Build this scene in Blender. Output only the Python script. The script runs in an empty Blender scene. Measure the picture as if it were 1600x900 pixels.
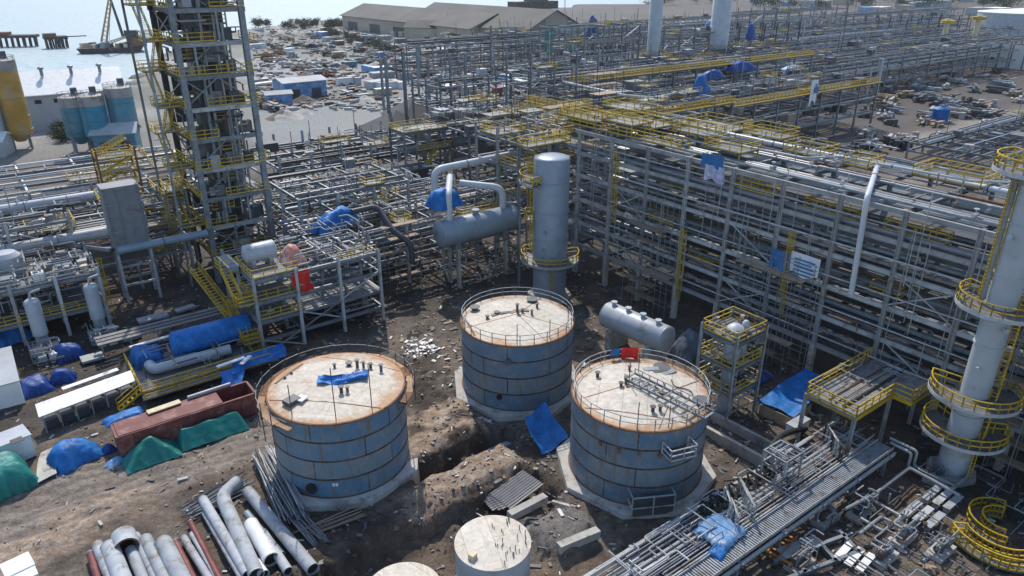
import bpy, math, random
import numpy as np
from mathutils import Vector, Matrix
R=random.Random(7)
rad=math.radians
SC=bpy.context.scene; COL=SC.collection
# ------------------------------------------------------------------ camera, sky, sun, exposure
FPX=1130.0; PITCH=rad(24.0); CAMZ=44.0
cam=bpy.data.objects.new('camera',bpy.data.cameras.new('camera')); COL.objects.link(cam)
cam.location=(0,0,CAMZ); cam.rotation_euler=(rad(90)-PITCH,0,0)
cam.data.sensor_width=36; cam.data.lens=36*FPX/1600; cam.data.clip_start=0.5; cam.data.clip_end=60000
SC.camera=cam
SUN_AZ=rad(-12.0); SUN_EL=rad(49.0)
w=bpy.data.worlds.new('World'); SC.world=w; w.use_nodes=True
nt=w.node_tree; nt.nodes.clear()
sky=nt.nodes.new('ShaderNodeTexSky'); sky.sky_type='NISHITA'; sky.sun_disc=False
sky.sun_elevation=SUN_EL; sky.sun_rotation=SUN_AZ; sky.air_density=1.0; sky.dust_density=0.8; sky.ozone_density=2.0
bg=nt.nodes.new('ShaderNodeBackground'); bg.inputs[1].default_value=0.15
wo=nt.nodes.new('ShaderNodeOutputWorld'); nt.links.new(sky.outputs[0],bg.inputs[0]); nt.links.new(bg.outputs[0],wo.inputs[0])
sl=bpy.data.lights.new('sun','SUN'); sl.energy=2.8; sl.angle=rad(0.6); sl.color=(1.0,0.93,0.82)
so=bpy.data.objects.new('sun',sl); COL.objects.link(so)
sdir=Vector((math.sin(SUN_AZ)*math.cos(SUN_EL),math.cos(SUN_AZ)*math.cos(SUN_EL),math.sin(SUN_EL)))
so.rotation_euler=sdir.to_track_quat('Z','Y').to_euler(); so.location=(0,0,300)
vs=SC.view_settings; vs.view_transform='Standard'; vs.look='None'; vs.exposure=0.5; vs.gamma=1.0; vs.use_curve_mapping=False
SC.cycles.max_bounces=5; SC.cycles.diffuse_bounces=3; SC.cycles.glossy_bounces=3; SC.cycles.volume_bounces=1

# ------------------------------------------------------------------ plant frame: u = along the racks to the right, v = across, away to the left
PA=rad(36.8); cA,sA=math.cos(PA),math.sin(PA)
def ray(x,y):
    a=(x-800)/FPX; b=-(y-450)/FPX
    return a, math.cos(PITCH)+b*math.sin(PITCH), -math.sin(PITCH)+b*math.cos(PITCH)
def G(x,y,z=0.0):
    d=ray(x,y); t=(z-CAMZ)/d[2]; return d[0]*t,d[1]*t
def to_uv(X,Yw): return X*cA+Yw*sA, -X*sA+Yw*cA
def to_xy(u,v): return u*cA-v*sA, u*sA+v*cA
def U(x,y,z=0.0): return to_uv(*G(x,y,z))
def onv(x,y,v0):
    d=ray(x,y); t=v0/(-d[0]*sA+d[1]*cA); return t*(d[0]*cA+d[1]*sA), CAMZ+t*d[2]
def onu(x,y,u0):
    d=ray(x,y); t=u0/(d[0]*cA+d[1]*sA); return t*(-d[0]*sA+d[1]*cA), CAMZ+t*d[2]

# ------------------------------------------------------------------ materials
MATS={}
def mat(name,col,rough=0.6,metal=0.0,var=0.25,scale=1.5,dirt=None,dirt_amt=0.0,dscale=0.6,bump=0.0,bscale=6.0,inst=0.12,detail=5,spec=0.4):
    """Principled surface: base colour with blotchy variation, optional dirt/rust patches, per-object value shift"""
    m=bpy.data.materials.new(name); m.use_nodes=True; n=m.node_tree.nodes; L=m.node_tree.links
    b=n['Principled BSDF']; b.inputs['Roughness'].default_value=rough; b.inputs['Metallic'].default_value=metal
    b.inputs['Specular IOR Level'].default_value=spec
    tc=n.new('ShaderNodeTexCoord'); oi=n.new('ShaderNodeObjectInfo')
    add=n.new('ShaderNodeVectorMath'); add.operation='ADD'; mul=n.new('ShaderNodeVectorMath'); mul.operation='SCALE'
    comb=n.new('ShaderNodeCombineXYZ'); 
    for i in range(3): L.new(oi.outputs['Random'],comb.inputs[i])
    mul.inputs['Scale'].default_value=37.0; L.new(comb.outputs[0],mul.inputs[0])
    L.new(tc.outputs['Object'],add.inputs[0]); L.new(mul.outputs[0],add.inputs[1])
    nz=n.new('ShaderNodeTexNoise'); nz.inputs['Scale'].default_value=scale; nz.inputs['Detail'].default_value=detail; nz.inputs['Roughness'].default_value=0.65
    L.new(add.outputs[0],nz.inputs['Vector'])
    mr=n.new('ShaderNodeMapRange'); mr.inputs[1].default_value=0.3; mr.inputs[2].default_value=0.7
    mr.inputs[3].default_value=1.0-var; mr.inputs[4].default_value=1.0+var*0.6
    L.new(nz.outputs[0],mr.inputs[0])
    mi=n.new('ShaderNodeMapRange'); mi.inputs[3].default_value=1.0-inst; mi.inputs[4].default_value=1.0+inst
    L.new(oi.outputs['Random'],mi.inputs[0])
    mm=n.new('ShaderNodeMath'); mm.operation='MULTIPLY'; L.new(mr.outputs[0],mm.inputs[0]); L.new(mi.outputs[0],mm.inputs[1])
    cs=n.new('ShaderNodeVectorMath'); cs.operation='SCALE'; cs.inputs[0].default_value=col[:3]; L.new(mm.outputs[0],cs.inputs['Scale'])
    out=cs.outputs[0]
    if dirt is not None:
        dz=n.new('ShaderNodeTexNoise'); dz.inputs['Scale'].default_value=dscale; dz.inputs['Detail'].default_value=7; dz.inputs['Roughness'].default_value=0.7
        L.new(add.outputs[0],dz.inputs['Vector'])
        dr=n.new('ShaderNodeMapRange'); c=0.72-0.45*dirt_amt; dr.inputs[1].default_value=c-0.06; dr.inputs[2].default_value=c+0.08
        L.new(dz.outputs[0],dr.inputs[0])
        mx=n.new('ShaderNodeMix'); mx.data_type='RGBA'; L.new(dr.outputs[0],mx.inputs[0]); L.new(out,mx.inputs[6]); mx.inputs[7].default_value=(*dirt[:3],1)
        out=mx.outputs[2]
    L.new(out,b.inputs['Base Color'])
    if bump>0:
        bz=n.new('ShaderNodeTexNoise'); bz.inputs['Scale'].default_value=bscale; bz.inputs['Detail'].default_value=6
        L.new(add.outputs[0],bz.inputs['Vector'])
        bp=n.new('ShaderNodeBump'); bp.inputs['Strength'].default_value=1.0; bp.inputs['Distance'].default_value=bump
        L.new(bz.outputs[0],bp.inputs['Height']); L.new(bp.outputs[0],b.inputs['Normal'])
    MATS[name]=m; return m
RUST=(0.20,0.085,0.035); SOIL=(0.11,0.085,0.065)
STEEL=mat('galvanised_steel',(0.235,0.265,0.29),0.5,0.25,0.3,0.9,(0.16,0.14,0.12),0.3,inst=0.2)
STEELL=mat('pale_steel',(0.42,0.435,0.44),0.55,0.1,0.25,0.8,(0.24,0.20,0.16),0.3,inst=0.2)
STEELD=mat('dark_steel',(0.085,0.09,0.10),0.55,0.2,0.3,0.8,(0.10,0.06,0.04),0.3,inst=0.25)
PIPES=[mat('pale_grey_pipe',(0.34,0.355,0.365),0.45,0.15,0.2,0.7,(0.25,0.21,0.17),0.22,inst=0.2),
       mat('grey_pipe',(0.24,0.25,0.27),0.45,0.2,0.25,0.7,RUST,0.12,inst=0.25),
       mat('black_pipe',(0.05,0.052,0.058),0.5,0.0,0.3,0.7,RUST,0.12,inst=0.3),
       mat('silver_pipe',(0.40,0.41,0.42),0.55,0.4,0.2,0.7,(0.3,0.29,0.28),0.2,inst=0.15),
       mat('tan_pipe',(0.34,0.29,0.235),0.6,0.0,0.3,0.7,RUST,0.2,inst=0.2)]
BLUEGREY=mat('blue_grey_primer',(0.25,0.30,0.345),0.42,0.1,0.15,0.5,(0.17,0.17,0.17),0.18,0.35,inst=0.05)
PALEGREY=mat('pale_grey_primer',(0.42,0.45,0.475),0.45,0.05,0.15,0.5,(0.25,0.23,0.21),0.15,0.35,inst=0.06)
YEL=mat('yellow_rail_paint',(0.60,0.40,0.03),0.5,0.0,0.35,1.2,(0.22,0.14,0.04),0.30,1.2,inst=0.2)
CONC=mat('concrete',(0.44,0.42,0.385),0.85,0.0,0.25,0.8,(0.22,0.18,0.14),0.3,0.7,bump=0.02,bscale=9,inst=0.1)
GRATE=mat('grating',(0.17,0.175,0.18),0.6,0.3,0.35,2.5,(0.10,0.085,0.07),0.3,1.0,inst=0.15)
DECK=mat('steel_plate_deck',(0.22,0.23,0.24),0.75,0.0,0.4,1.6,(0.33,0.29,0.23),0.35,0.8,inst=0.15)
WHITE=mat('white_sheet',(0.78,0.78,0.76),0.6,0.0,0.12,0.8,(0.45,0.42,0.38),0.2,0.9,inst=0.05)
BLUE=mat('blue_tarpaulin',(0.008,0.14,0.43),0.55,0.0,0.4,0.9,(0.03,0.20,0.50),0.3,0.9,bump=0.07,bscale=2.6,inst=0.15)
BLUED=mat('dark_blue_tarpaulin',(0.008,0.06,0.26),0.5,0.0,0.4,0.7,None,bump=0.08,bscale=2.2)
BLUEL=mat('pale_blue_tarpaulin',(0.13,0.30,0.55),0.5,0.0,0.35,0.6,(0.45,0.5,0.55),0.3,0.8,bump=0.06,bscale=2.5)
GREEN=mat('green_tarpaulin',(0.010,0.19,0.16),0.5,0.0,0.3,0.6,(0.01,0.14,0.13),0.35,0.8,bump=0.07,bscale=2.0)
OXIDE=mat('red_oxide_steel',(0.20,0.055,0.05),0.6,0.0,0.3,0.7,(0.26,0.16,0.13),0.3,0.7,inst=0.1)
RED=mat('red_cloth',(0.62,0.02,0.015),0.6,0.0,0.15,1.0)
RUSTM=mat('rusty_steel',(0.24,0.115,0.055),0.85,0.0,0.35,1.5,(0.10,0.045,0.025),0.35,1.5)
WOOD=mat('weathered_timber',(0.33,0.25,0.17),0.85,0.0,0.35,1.5,inst=0.25)
CORR=mat('grey_corrugated_sheet',(0.30,0.29,0.28),0.6,0.1,0.3,1.0,(0.2,0.14,0.1),0.25,1.0)
ROOFG=mat('grey_roof_sheeting',(0.085,0.083,0.08),0.8,0.0,0.25,0.05,(0.12,0.11,0.10),0.3,0.03)  # grey darkened: shade of barn slopes turned from the sun is in the colour
WALLT=mat('tan_wall_cladding',(0.40,0.35,0.28),0.8,0.0,0.2,0.05)
WALLG=mat('grey_wall_cladding',(0.42,0.43,0.43),0.75,0.0,0.15,0.15,(0.3,0.29,0.27),0.25,0.1)
TEAL=mat('teal_silo_paint',(0.09,0.25,0.32),0.5,0.0,0.2,0.4,(0.22,0.27,0.27),0.3,0.25,inst=0.2)
GREYP=mat('grey_silo_paint',(0.35,0.33,0.31),0.6,0.0,0.2,0.4,(0.22,0.18,0.14),0.3,0.3)
OCHRE=mat('ochre_silo_paint',(0.50,0.27,0.05),0.55,0.0,0.25,0.3,(0.38,0.31,0.2),0.35,0.2)
RUBBER=mat('black_rubber',(0.02,0.02,0.02),0.7)
GLASS=mat('dark_window_glass',(0.03,0.035,0.04),0.15,0.0,0.1)
PURPLE=mat('pale_lilac_banner',(0.42,0.43,0.62),0.6,0.0,0.3,1.2,(0.7,0.7,0.75),0.35,1.2)
BANW=mat('white_banner_cloth',(0.74,0.76,0.78),0.65,0.0,0.08,0.8)
BANB=mat('blue_banner_cloth',(0.03,0.17,0.42),0.6,0.0,0.2,0.8)
LEAF=mat('dark_leaf',(0.045,0.07,0.025),0.7,0.0,0.5,0.5,inst=0.3)
BARK=mat('bark',(0.10,0.07,0.05),0.9)
NET=mat('green_scaffold_net',(0.10,0.28,0.24),0.8,0.0,0.4,1.0)
HULL=mat('dark_hull_paint',(0.03,0.03,0.033),0.6,0.0,0.4,0.3,RUST,0.3,0.3)
CREAMY=mat('cream_paint',(0.62,0.52,0.34),0.6)

# ------------------------------------------------------------------ mesh builder (plant coordinates)
def V(*a): return Vector(a)
class MB:
    def __init__(s): s.v=[]; s.f=[]; s.uv=None
    def raw(s,vs,fs):
        o=len(s.v); s.v.extend([tuple(p) for p in vs]); s.f.extend([tuple(i+o for i in f) for f in fs]); return s
    def box(s,c,d,rz=0.0,M=None):
        x,y,z=d[0]/2,d[1]/2,d[2]/2; co,si=math.cos(rz),math.sin(rz); vs=[]
        for dz in (-z,z):
            for dx,dy in ((-x,-y),(x,-y),(x,y),(-x,y)):
                if M is not None: p=M@Vector((dx,dy,dz)); vs.append((c[0]+p.x,c[1]+p.y,c[2]+p.z))
                else: vs.append((c[0]+dx*co-dy*si,c[1]+dx*si+dy*co,c[2]+dz))
        return s.raw(vs,[(3,2,1,0),(4,5,6,7),(0,1,5,4),(1,2,6,5),(2,3,7,6),(3,0,4,7)])
    def prof(s,p,q,pts):
        """extrude a closed 2D profile (side, up) from p to q"""
        p=Vector(p); q=Vector(q); d=(q-p); 
        if d.length<1e-6: return s
        d.normalize(); up=Vector((0,0,1)) if abs(d.z)<0.95 else Vector((0,1,0))
        a=d.cross(up).normalized(); b=a.cross(d).normalized(); n=len(pts)
        vs=[p+a*x+b*y for x,y in pts]+[q+a*x+b*y for x,y in pts]
        fs=[tuple(range(n-1,-1,-1)),tuple(range(n,2*n))]+[(i,(i+1)%n,n+(i+1)%n,n+i) for i in range(n)]
        return s.raw(vs,fs)
    def bar(s,p,q,w,h=None):
        h=w if h is None else h
        return s.prof(p,q,[(-w/2,-h/2),(w/2,-h/2),(w/2,h/2),(-w/2,h/2)])
    def ibeam(s,p,q,w,h,t=None):
        t=t or 0.12*h; k=0.08*w; a,b=w/2,h/2
        return s.prof(p,q,[(-a,-b),(a,-b),(a,-b+t),(k,-b+t),(k,b-t),(a,b-t),(a,b),(-a,b),(-a,b-t),(-k,b-t),(-k,-b+t),(-a,-b+t)])
    def path(s,pts,r,n=8,cap=True,r2=None):
        pts=[Vector(p) for p in pts]; m=len(pts); vs=[]; fs=[]
        t0=(pts[1]-pts[0]).normalized(); up=Vector((0,0,1)) if abs(t0.z)<0.9 else Vector((1,0,0))
        a=t0.cross(up).normalized()
        for i,p in enumerate(pts):
            t=(pts[min(i+1,m-1)]-pts[max(i-1,0)]).normalized()
            a=(a-t*a.dot(t)); a=a.normalized() if a.length>1e-6 else t.orthogonal().normalized()
            b=t.cross(a); rr=r if r2 is None else r+(r2-r)*i/(m-1)
            for k in range(n):
                g=2*math.pi*k/n; vs.append(p+a*(rr*math.cos(g))+b*(rr*math.sin(g)))
        for i in range(m-1):
            for k in range(n):
                k2=(k+1)%n; fs.append((i*n+k,i*n+k2,(i+1)*n+k2,(i+1)*n+k))
        if cap: fs.append(tuple(range(n-1,-1,-1))); fs.append(tuple((m-1)*n+k for k in range(n)))
        return s.raw(vs,fs)
    def tube(s,p,q,r,n=8,r2=None): return s.path([p,q],r,n,True,r2)
    def bend(s,pts,r,n=8,rb=None,k=4,cap=True):
        """pipe through corner points with rounded elbows"""
        pts=[Vector(p) for p in pts]; rb=rb or 2.5*r; out=[pts[0]]
        for i in range(1,len(pts)-1):
            a=(pts[i-1]-pts[i]); b=(pts[i+1]-pts[i]); c=min(rb,a.length*0.49,b.length*0.49); a.normalize(); b.normalize()
            p0=pts[i]+a*c; p1=pts[i]+b*c
            for j in range(k+1):
                t=j/k; out.append((1-t)**2*p0+2*t*(1-t)*pts[i]+t*t*p1)
        out.append(pts[-1]); return s.path(out,r,n,cap)
    def lathe(s,c,prof,n=32,axis=None,a0=0.0,a1=2*math.pi,close=True):
        """profile of (radius, height) turned about an axis through c (default vertical)"""
        c=Vector(c); ax=Vector(axis).normalized() if axis is not None else Vector((0,0,1))
        e1=Vector((1,0,0)) if abs(ax.z)>0.9 else Vector((0,0,1)).cross(ax).normalized(); e2=ax.cross(e1)
        full=abs(a1-a0-2*math.pi)<1e-6; m=n if full else n+1; vs=[]; fs=[]
        for r,h in prof:
            for k in range(m):
                g=a0+(a1-a0)*k/n; vs.append(c+ax*h+e1*(r*math.cos(g))+e2*(r*math.sin(g)))
        for i in range(len(prof)-1):
            for k in range(n):
                k2=(k+1)%m; fs.append((i*m+k,i*m+k2,(i+1)*m+k2,(i+1)*m+k))
        if close and full:
            if prof[0][0]>1e-4: fs.append(tuple(range(m-1,-1,-1)))
            if prof[-1][0]>1e-4: fs.append(tuple((len(prof)-1)*m+k for k in range(m)))
        return s.raw(vs,fs)
    def grid(s,nu,nv,fn):
        vs=[fn(i/nu,j/nv) for j in range(nv+1) for i in range(nu+1)]
        fs=[(j*(nu+1)+i,j*(nu+1)+i+1,(j+1)*(nu+1)+i+1,(j+1)*(nu+1)+i) for j in range(nv) for i in range(nu)]
        return s.raw(vs,fs)
    def slab(s,nu,nv,fn,th):
        """sheet with thickness"""
        o=len(s.v); s.grid(nu,nv,fn); top=s.v[o:]; n=len(top); s.v.extend([(x,y,z-th) for x,y,z in top])
        W=nu+1
        for j in range(nv):
            for i in range(nu):
                a=j*W+i; s.f.append((o+n+a,o+n+a+W,o+n+a+W+1,o+n+a+1))
        edge=[i for i in range(W)]+[j*W+nu for j in range(1,nv+1)]+[nv*W+i for i in range(nu-1,-1,-1)]+[j*W for j in range(nv-1,0,-1)]
        for k in range(len(edge)):
            a,b=edge[k],edge[(k+1)%len(edge)]; s.f.append((o+b,o+a,o+n+a,o+n+b))
        return s
    def mesh(s,name,off,m,smooth=40):
        me=bpy.data.meshes.new(name); o=off
        me.from_pydata([(x-o[0],y-o[1],z-o[2]) for x,y,z in s.v],[],s.f)
        if smooth:
            me.polygons.foreach_set('use_smooth',[True]*len(me.polygons)); me.set_sharp_from_angle(angle=rad(smooth))
        if m: me.materials.append(m)
        return me
class Thing:
    def __init__(s,name,label,cat,loc=(0,0,0),group=None,kind=None,mb=None,m=None):
        loc=tuple(loc); s.loc=loc if len(loc)==3 else (*loc,0.0)
        me=mb.mesh(name,s.loc,m) if mb else None
        s.o=bpy.data.objects.new(name,me); COL.objects.link(s.o)
        x,y=to_xy(s.loc[0],s.loc[1]); s.o.location=(x,y,s.loc[2]); s.o.rotation_euler=(0,0,PA)
        if label: s.o['label']=label
        if cat: s.o['category']=cat
        if group: s.o['group']=group
        if kind: s.o['kind']=kind
    def add(s,name,mb,m,parent=None,label=None,smooth=40,kind=None):
        o=bpy.data.objects.new(name,mb.mesh(name,s.loc,m,smooth)); COL.objects.link(o); o.parent=parent or s.o
        if label: o['label']=label
        if kind: o['kind']=kind
        return o
def dup(t,loc,label,rz=0.0):
    """copy of a thing with copies of its parts and sub-parts"""
    r=t.o.copy(); COL.objects.link(r); x,y=to_xy(loc[0],loc[1]); r.location=(x,y,loc[2] if len(loc)>2 else 0); r.rotation_euler=(0,0,PA+rz); r['label']=label
    def rec(a,b):
        for ch in a.children:
            c=ch.copy(); COL.objects.link(c); c.parent=b; rec(ch,c)
    rec(t.o,r); return r
def hash2(i,j): return (math.sin(i*127.1+j*311.7)*43758.5453)%1.0
def vnoise(x,y):
    xi,yi=math.floor(x),math.floor(y); fx,fy=x-xi,y-yi; fx=fx*fx*(3-2*fx); fy=fy*fy*(3-2*fy)
    a=hash2(xi,yi);b=hash2(xi+1,yi);c=hash2(xi,yi+1);d=hash2(xi+1,yi+1)
    return (a*(1-fx)+b*fx)*(1-fy)+(c*(1-fx)+d*fx)*fy
def pickpipe(): return R.choices(PIPES+[RUSTM,BLUEGREY],[4,4,1.8,1.6,1.5,.5,1.2])[0]
# ------------------------------------------------------------------ ground and sea
def nnoise(x,y,seed=0):
    x=np.asarray(x)+seed*17.3; y=np.asarray(y)-seed*9.1
    xi=np.floor(x);yi=np.floor(y);fx=x-xi;fy=y-yi;fx=fx*fx*(3-2*fx);fy=fy*fy*(3-2*fy)
    h=lambda i,j: np.mod(np.sin(i*127.1+j*311.7)*43758.5453,1.0)
    return (h(xi,yi)*(1-fx)+h(xi+1,yi)*fx)*(1-fy)+(h(xi,yi+1)*(1-fx)+h(xi+1,yi+1)*fx)*fy
def fbm(x,y,s=0,o=4):
    r=0;a=.5;f=1.
    for k in range(o): r=r+a*nnoise(x*f,y*f,s+k); a*=.5;f*=2.03
    return r/(1-.5**o)
def smooth(a,b,x): 
    t=np.clip((x-a)/(b-a),0,1); return t*t*(3-2*t)
def zone(u,v,u0,u1,v0,v1,s=0.8): return smooth(u0-s,u0+s,u)*(1-smooth(u1-s,u1+s,u))*smooth(v0-s,v0+s,v)*(1-smooth(v1-s,v1+s,v))
shore=[(-900,170),(0,150),(190,133),(228,98),(300,58),(395,43),(470,36),(530,28),(640,13),(800,11),(1000,3),(1150,-22),(1400,-30),(2600,-34)]
def shore_world():
    return [G(x,max(y,-34)) for x,y in shore]
def relief(u,v):
    """height of the worked earth near the tanks (plant frame)"""
    n=fbm(u*.35,v*.35,3); n2=fbm(u*1.3,v*1.3,5); ju=(n-.5)*2.2; jv=(fbm(u*.5,v*.5,9)-.5)*1.8
    h=(n-.5)*0.5+(n2-.5)*0.22
    k=zone(u+ju,v,24,36,10,75,1.0)
    h=h+zone(u+ju,v+jv,24,36,51.5,58,0.9)*0.85
    h=h-zone(u+ju,v+jv*.6,25.5,37,48.6,50.8,0.35)*2.1
    h=h+zone(u+ju,v+jv,24,35,44.6,48.2,0.4)*0.8
    h=h-zone(u+ju,v+jv,14,35,37.5,43.6,0.5)*1.7
    h=h+zone(u+ju,v+jv,29,34.5,33.5,39,0.8)*1.2
    h=h+zone(u+ju,v+jv,8,22,38,47,2.0)*(n2*0.9)
    h=h+zone(u+ju,v,48.5,53.5,36,42,1.0)*0.5*n2
    h=h+zone(u+ju*2,v+jv,-8,4,60,64,1.0)*0.7*n
    h=h+zone(u+ju,v+jv,33,37,58,64,1.2)*0.9*n2+zone(u,v+jv,24,33,39,44,.6)*n2*.9+zone(u+ju,v,34,41,62,72,1.5)*(n2-.35)*1.2
    rd=zone(u,v,-40,19,61,71,1.2); h=h-rd*smooth(.72,.9,np.abs(np.sin((v+.04*u+(fbm(u*.12,v*.12,11)-.5)*5)*1.9)))*.07
    return h
def spaced(segs):
    out=[]
    for a,b,s in segs: out+=list(np.arange(a,b,s))
    return np.array(out+[segs[-1][1]])
gx=spaced([(-30000,-2000,4000),(-2000,-400,60),(-400,-120,8),(-120,-48,1.2),(-48,40,0.36),(40,80,0.7),(80,240,5),(240,900,25),(900,3000,150),(3000,30000,3000)])
gy=spaced([(-60,26,4),(26,74,0.36),(74,125,0.9),(125,330,4),(330,900,18),(900,2600,80),(2600,26000,1500)])
X,Yg=np.meshgrid(gx,gy); uu=X*cA+Yg*sA; vv=-X*sA+Yg*cA
sw=shore_world(); sx=np.array([p[0] for p in sw]); sy=np.array([p[1] for p in sw])
# the shore as a line of bearings: land is nearer than the shore at its bearing
az=np.arctan2(X,np.maximum(Yg,1)); saz=np.arctan2(sx,sy); sd=np.hypot(sx,sy); o_=np.argsort(saz)
dist=np.hypot(X,Yg); sdist=np.interp(az,saz[o_],sd[o_])*(1+0.02*(fbm(X*.02,Yg*.02,2)-.5))
land=1-smooth(-0.004,0.012,(dist/sdist-1))
land=np.where(Yg<60,1.0,land)
near=1-smooth(110,170,dist)
Z=near*relief(uu,vv)+(1-near)*(fbm(X*.03,Yg*.03,4)-.5)*0.5
Z=Z*land-(1-land)*6.0
# earth colour by zone
def mixc(c,k,col): return c*(1-k[...,None])+np.array(col)*k[...,None]
n1=fbm(uu*.12,vv*.12,11); n2=fbm(uu*.6,vv*.6,12); n3=fbm(uu*2.2,vv*2.2,13)
C=np.ones(X.shape+(3,))*np.array((0.098,0.078,0.060))
C=mixc(C,smooth(.40,.62,n2),(0.155,0.132,0.106))
C=mixc(C,smooth(.55,.7,n3)*.6,(0.065,0.05,0.042))
road=zone(uu+(n2-.5)*2,vv+(n1-.5)*4,-40,19,61,71,1.2)
dug=zone(uu+(n1-.5)*5,vv+(n2-.5)*4,6,37,36,70,1.5)*(1-smooth(.45,.6,n2)*.4)
C=mixc(C,dug*.85,(0.062,0.045,0.034))
C=mixc(C,road*.9,(0.27,0.225,0.185)); C=mixc(C,road*smooth(.5,.65,fbm(uu*.25,vv*1.2,14))*.6,(0.15,0.128,0.108))
sand=zone(uu+(n2-.5)*3,vv+(n2-.5)*3,25.5,36,51.6,58,.7)*smooth(.38,.55,n2)+zone(uu+(n2-.5)*3,vv+(n2-.5)*2,23,35,44.4,48.4,.5)*.9+zone(uu+(n2-.5)*3,vv,-9,5,58.5,64,1)*smooth(.4,.6,n1+.06)+zone(uu,vv,49,53.5,37,42,.8)*smooth(.4,.6,n2)
C=mixc(C,np.clip(sand,0,1)*.85,(0.34,0.245,0.175)); C=mixc(C,np.clip(sand,0,1)*smooth(.52,.66,n3)*.7,(0.42,0.36,0.29))
gravel=zone(uu+(n2-.5)*2,vv,29,35,33,40,.8)
C=mixc(C,gravel*.8,(0.19,0.175,0.16))
plant=np.clip(smooth(58,66,uu)+smooth(76,84,vv)*(1-smooth(140,180,vv)),0,1)*(1-smooth(170,210,dist))
C=mixc(C,plant*.75,(0.055,0.047,0.041))
ruts=road*smooth(.72,.9,np.abs(np.sin((vv+.04*uu+(n1-.5)*5)*1.9)))
C=mixc(C,ruts*.55,(0.13,0.105,0.085))
C=mixc(C,smooth(.56,.66,fbm(uu*.16,vv*.16,31))*near*(1-road)*.45,(0.19,0.135,0.10))
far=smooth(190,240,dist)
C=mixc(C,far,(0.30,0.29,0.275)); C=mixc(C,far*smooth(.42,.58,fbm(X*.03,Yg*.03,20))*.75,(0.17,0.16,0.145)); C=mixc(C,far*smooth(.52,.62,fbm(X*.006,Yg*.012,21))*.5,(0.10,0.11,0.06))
rightearth=smooth(0.28,0.4,az)*smooth(150,190,dist)
C=mixc(C,rightearth*.85,(0.12,0.094,0.075)); C=mixc(C,rightearth*smooth(.5,.62,fbm(uu*.03,vv*.12,22))*.7,(0.30,0.27,0.235))
farplant=smooth(0.02,0.09,az)*smooth(135,160,dist)*smooth(96,104,vv)
C=mixc(C,farplant*.85,(0.085,0.075,0.068))
yard=smooth(-0.36,-0.32,az)*(1-smooth(-0.06,0.0,az))*smooth(195,205,dist)*(1-smooth(265,285,dist))
C=mixc(C,yard*.6,(0.27,0.285,0.285))
C=mixc(C,smooth(1200,2500,dist),(0.06,0.075,0.06))
ny,nx=X.shape
gm=bpy.data.meshes.new('ground'); idx=np.arange(nx*ny).reshape(ny,nx)
quads=np.stack([idx[:-1,:-1],idx[:-1,1:],idx[1:,1:],idx[1:,:-1]],-1).reshape(-1,4)
co=np.stack([X,Yg,Z],-1).reshape(-1,3)
gm.vertices.add(len(co)); gm.vertices.foreach_set('co',co.ravel()); gm.loops.add(quads.size); gm.loops.foreach_set('vertex_index',quads.ravel())
gm.polygons.add(len(quads)); gm.polygons.foreach_set('loop_start',np.arange(0,quads.size,4)); gm.polygons.foreach_set('use_smooth',np.ones(len(quads),bool)); gm.update()
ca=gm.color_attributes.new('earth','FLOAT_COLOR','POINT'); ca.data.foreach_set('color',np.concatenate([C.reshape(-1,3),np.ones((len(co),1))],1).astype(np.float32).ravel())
m=bpy.data.materials.new('earth'); m.use_nodes=True; n=m.node_tree.nodes; L=m.node_tree.links; b=n['Principled BSDF']
at=n.new('ShaderNodeAttribute'); at.attribute_name='earth'; tc=n.new('ShaderNodeTexCoord')
z1=n.new('ShaderNodeTexNoise'); z1.inputs['Scale'].default_value=1.3; z1.inputs['Detail'].default_value=9; z1.inputs['Roughness'].default_value=.72; L.new(tc.outputs['Object'],z1.inputs['Vector'])
z2=n.new('ShaderNodeTexVoronoi'); z2.inputs['Scale'].default_value=2.2; L.new(tc.outputs['Object'],z2.inputs['Vector'])
r1=n.new('ShaderNodeMapRange'); r1.inputs[1].default_value=.3; r1.inputs[2].default_value=.7; r1.inputs[3].default_value=.45; r1.inputs[4].default_value=1.55; L.new(z1.outputs[0],r1.inputs[0])
z3=n.new('ShaderNodeTexNoise'); z3.inputs['Scale'].default_value=7.5; z3.inputs['Detail'].default_value=6; z3.inputs['Roughness'].default_value=.8; L.new(tc.outputs['Object'],z3.inputs['Vector'])
r3=n.new('ShaderNodeMapRange'); r3.inputs[1].default_value=.35; r3.inputs[2].default_value=.65; r3.inputs[3].default_value=.62; r3.inputs[4].default_value=1.38; L.new(z3.outputs[0],r3.inputs[0])
m3=n.new('ShaderNodeMath'); m3.operation='MULTIPLY'; L.new(r1.outputs[0],m3.inputs[0]); L.new(r3.outputs[0],m3.inputs[1])
sc=n.new('ShaderNodeVectorMath'); sc.operation='SCALE'; L.new(at.outputs['Color'],sc.inputs[0]); L.new(m3.outputs[0],sc.inputs['Scale']); L.new(sc.outputs[0],b.inputs['Base Color'])
rr=n.new('ShaderNodeMapRange'); rr.inputs[1].default_value=.35; rr.inputs[2].default_value=.6; rr.inputs[3].default_value=.62; rr.inputs[4].default_value=.95; L.new(z1.outputs[0],rr.inputs[0]); L.new(rr.outputs[0],b.inputs['Roughness'])
b.inputs['Specular IOR Level'].default_value=.25
bp=n.new('ShaderNodeBump'); bp.inputs['Strength'].default_value=1; bp.inputs['Distance'].default_value=.26; L.new(z1.outputs[0],bp.inputs['Height'])
bp2=n.new('ShaderNodeBump'); bp2.inputs['Strength'].default_value=.7; bp2.inputs['Distance'].default_value=.07; bp2.invert=True; L.new(z2.outputs[0],bp2.inputs['Height']); L.new(bp.outputs[0],bp2.inputs['Normal']); L.new(bp2.outputs[0],b.inputs['Normal'])
gm.materials.append(m)
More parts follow.
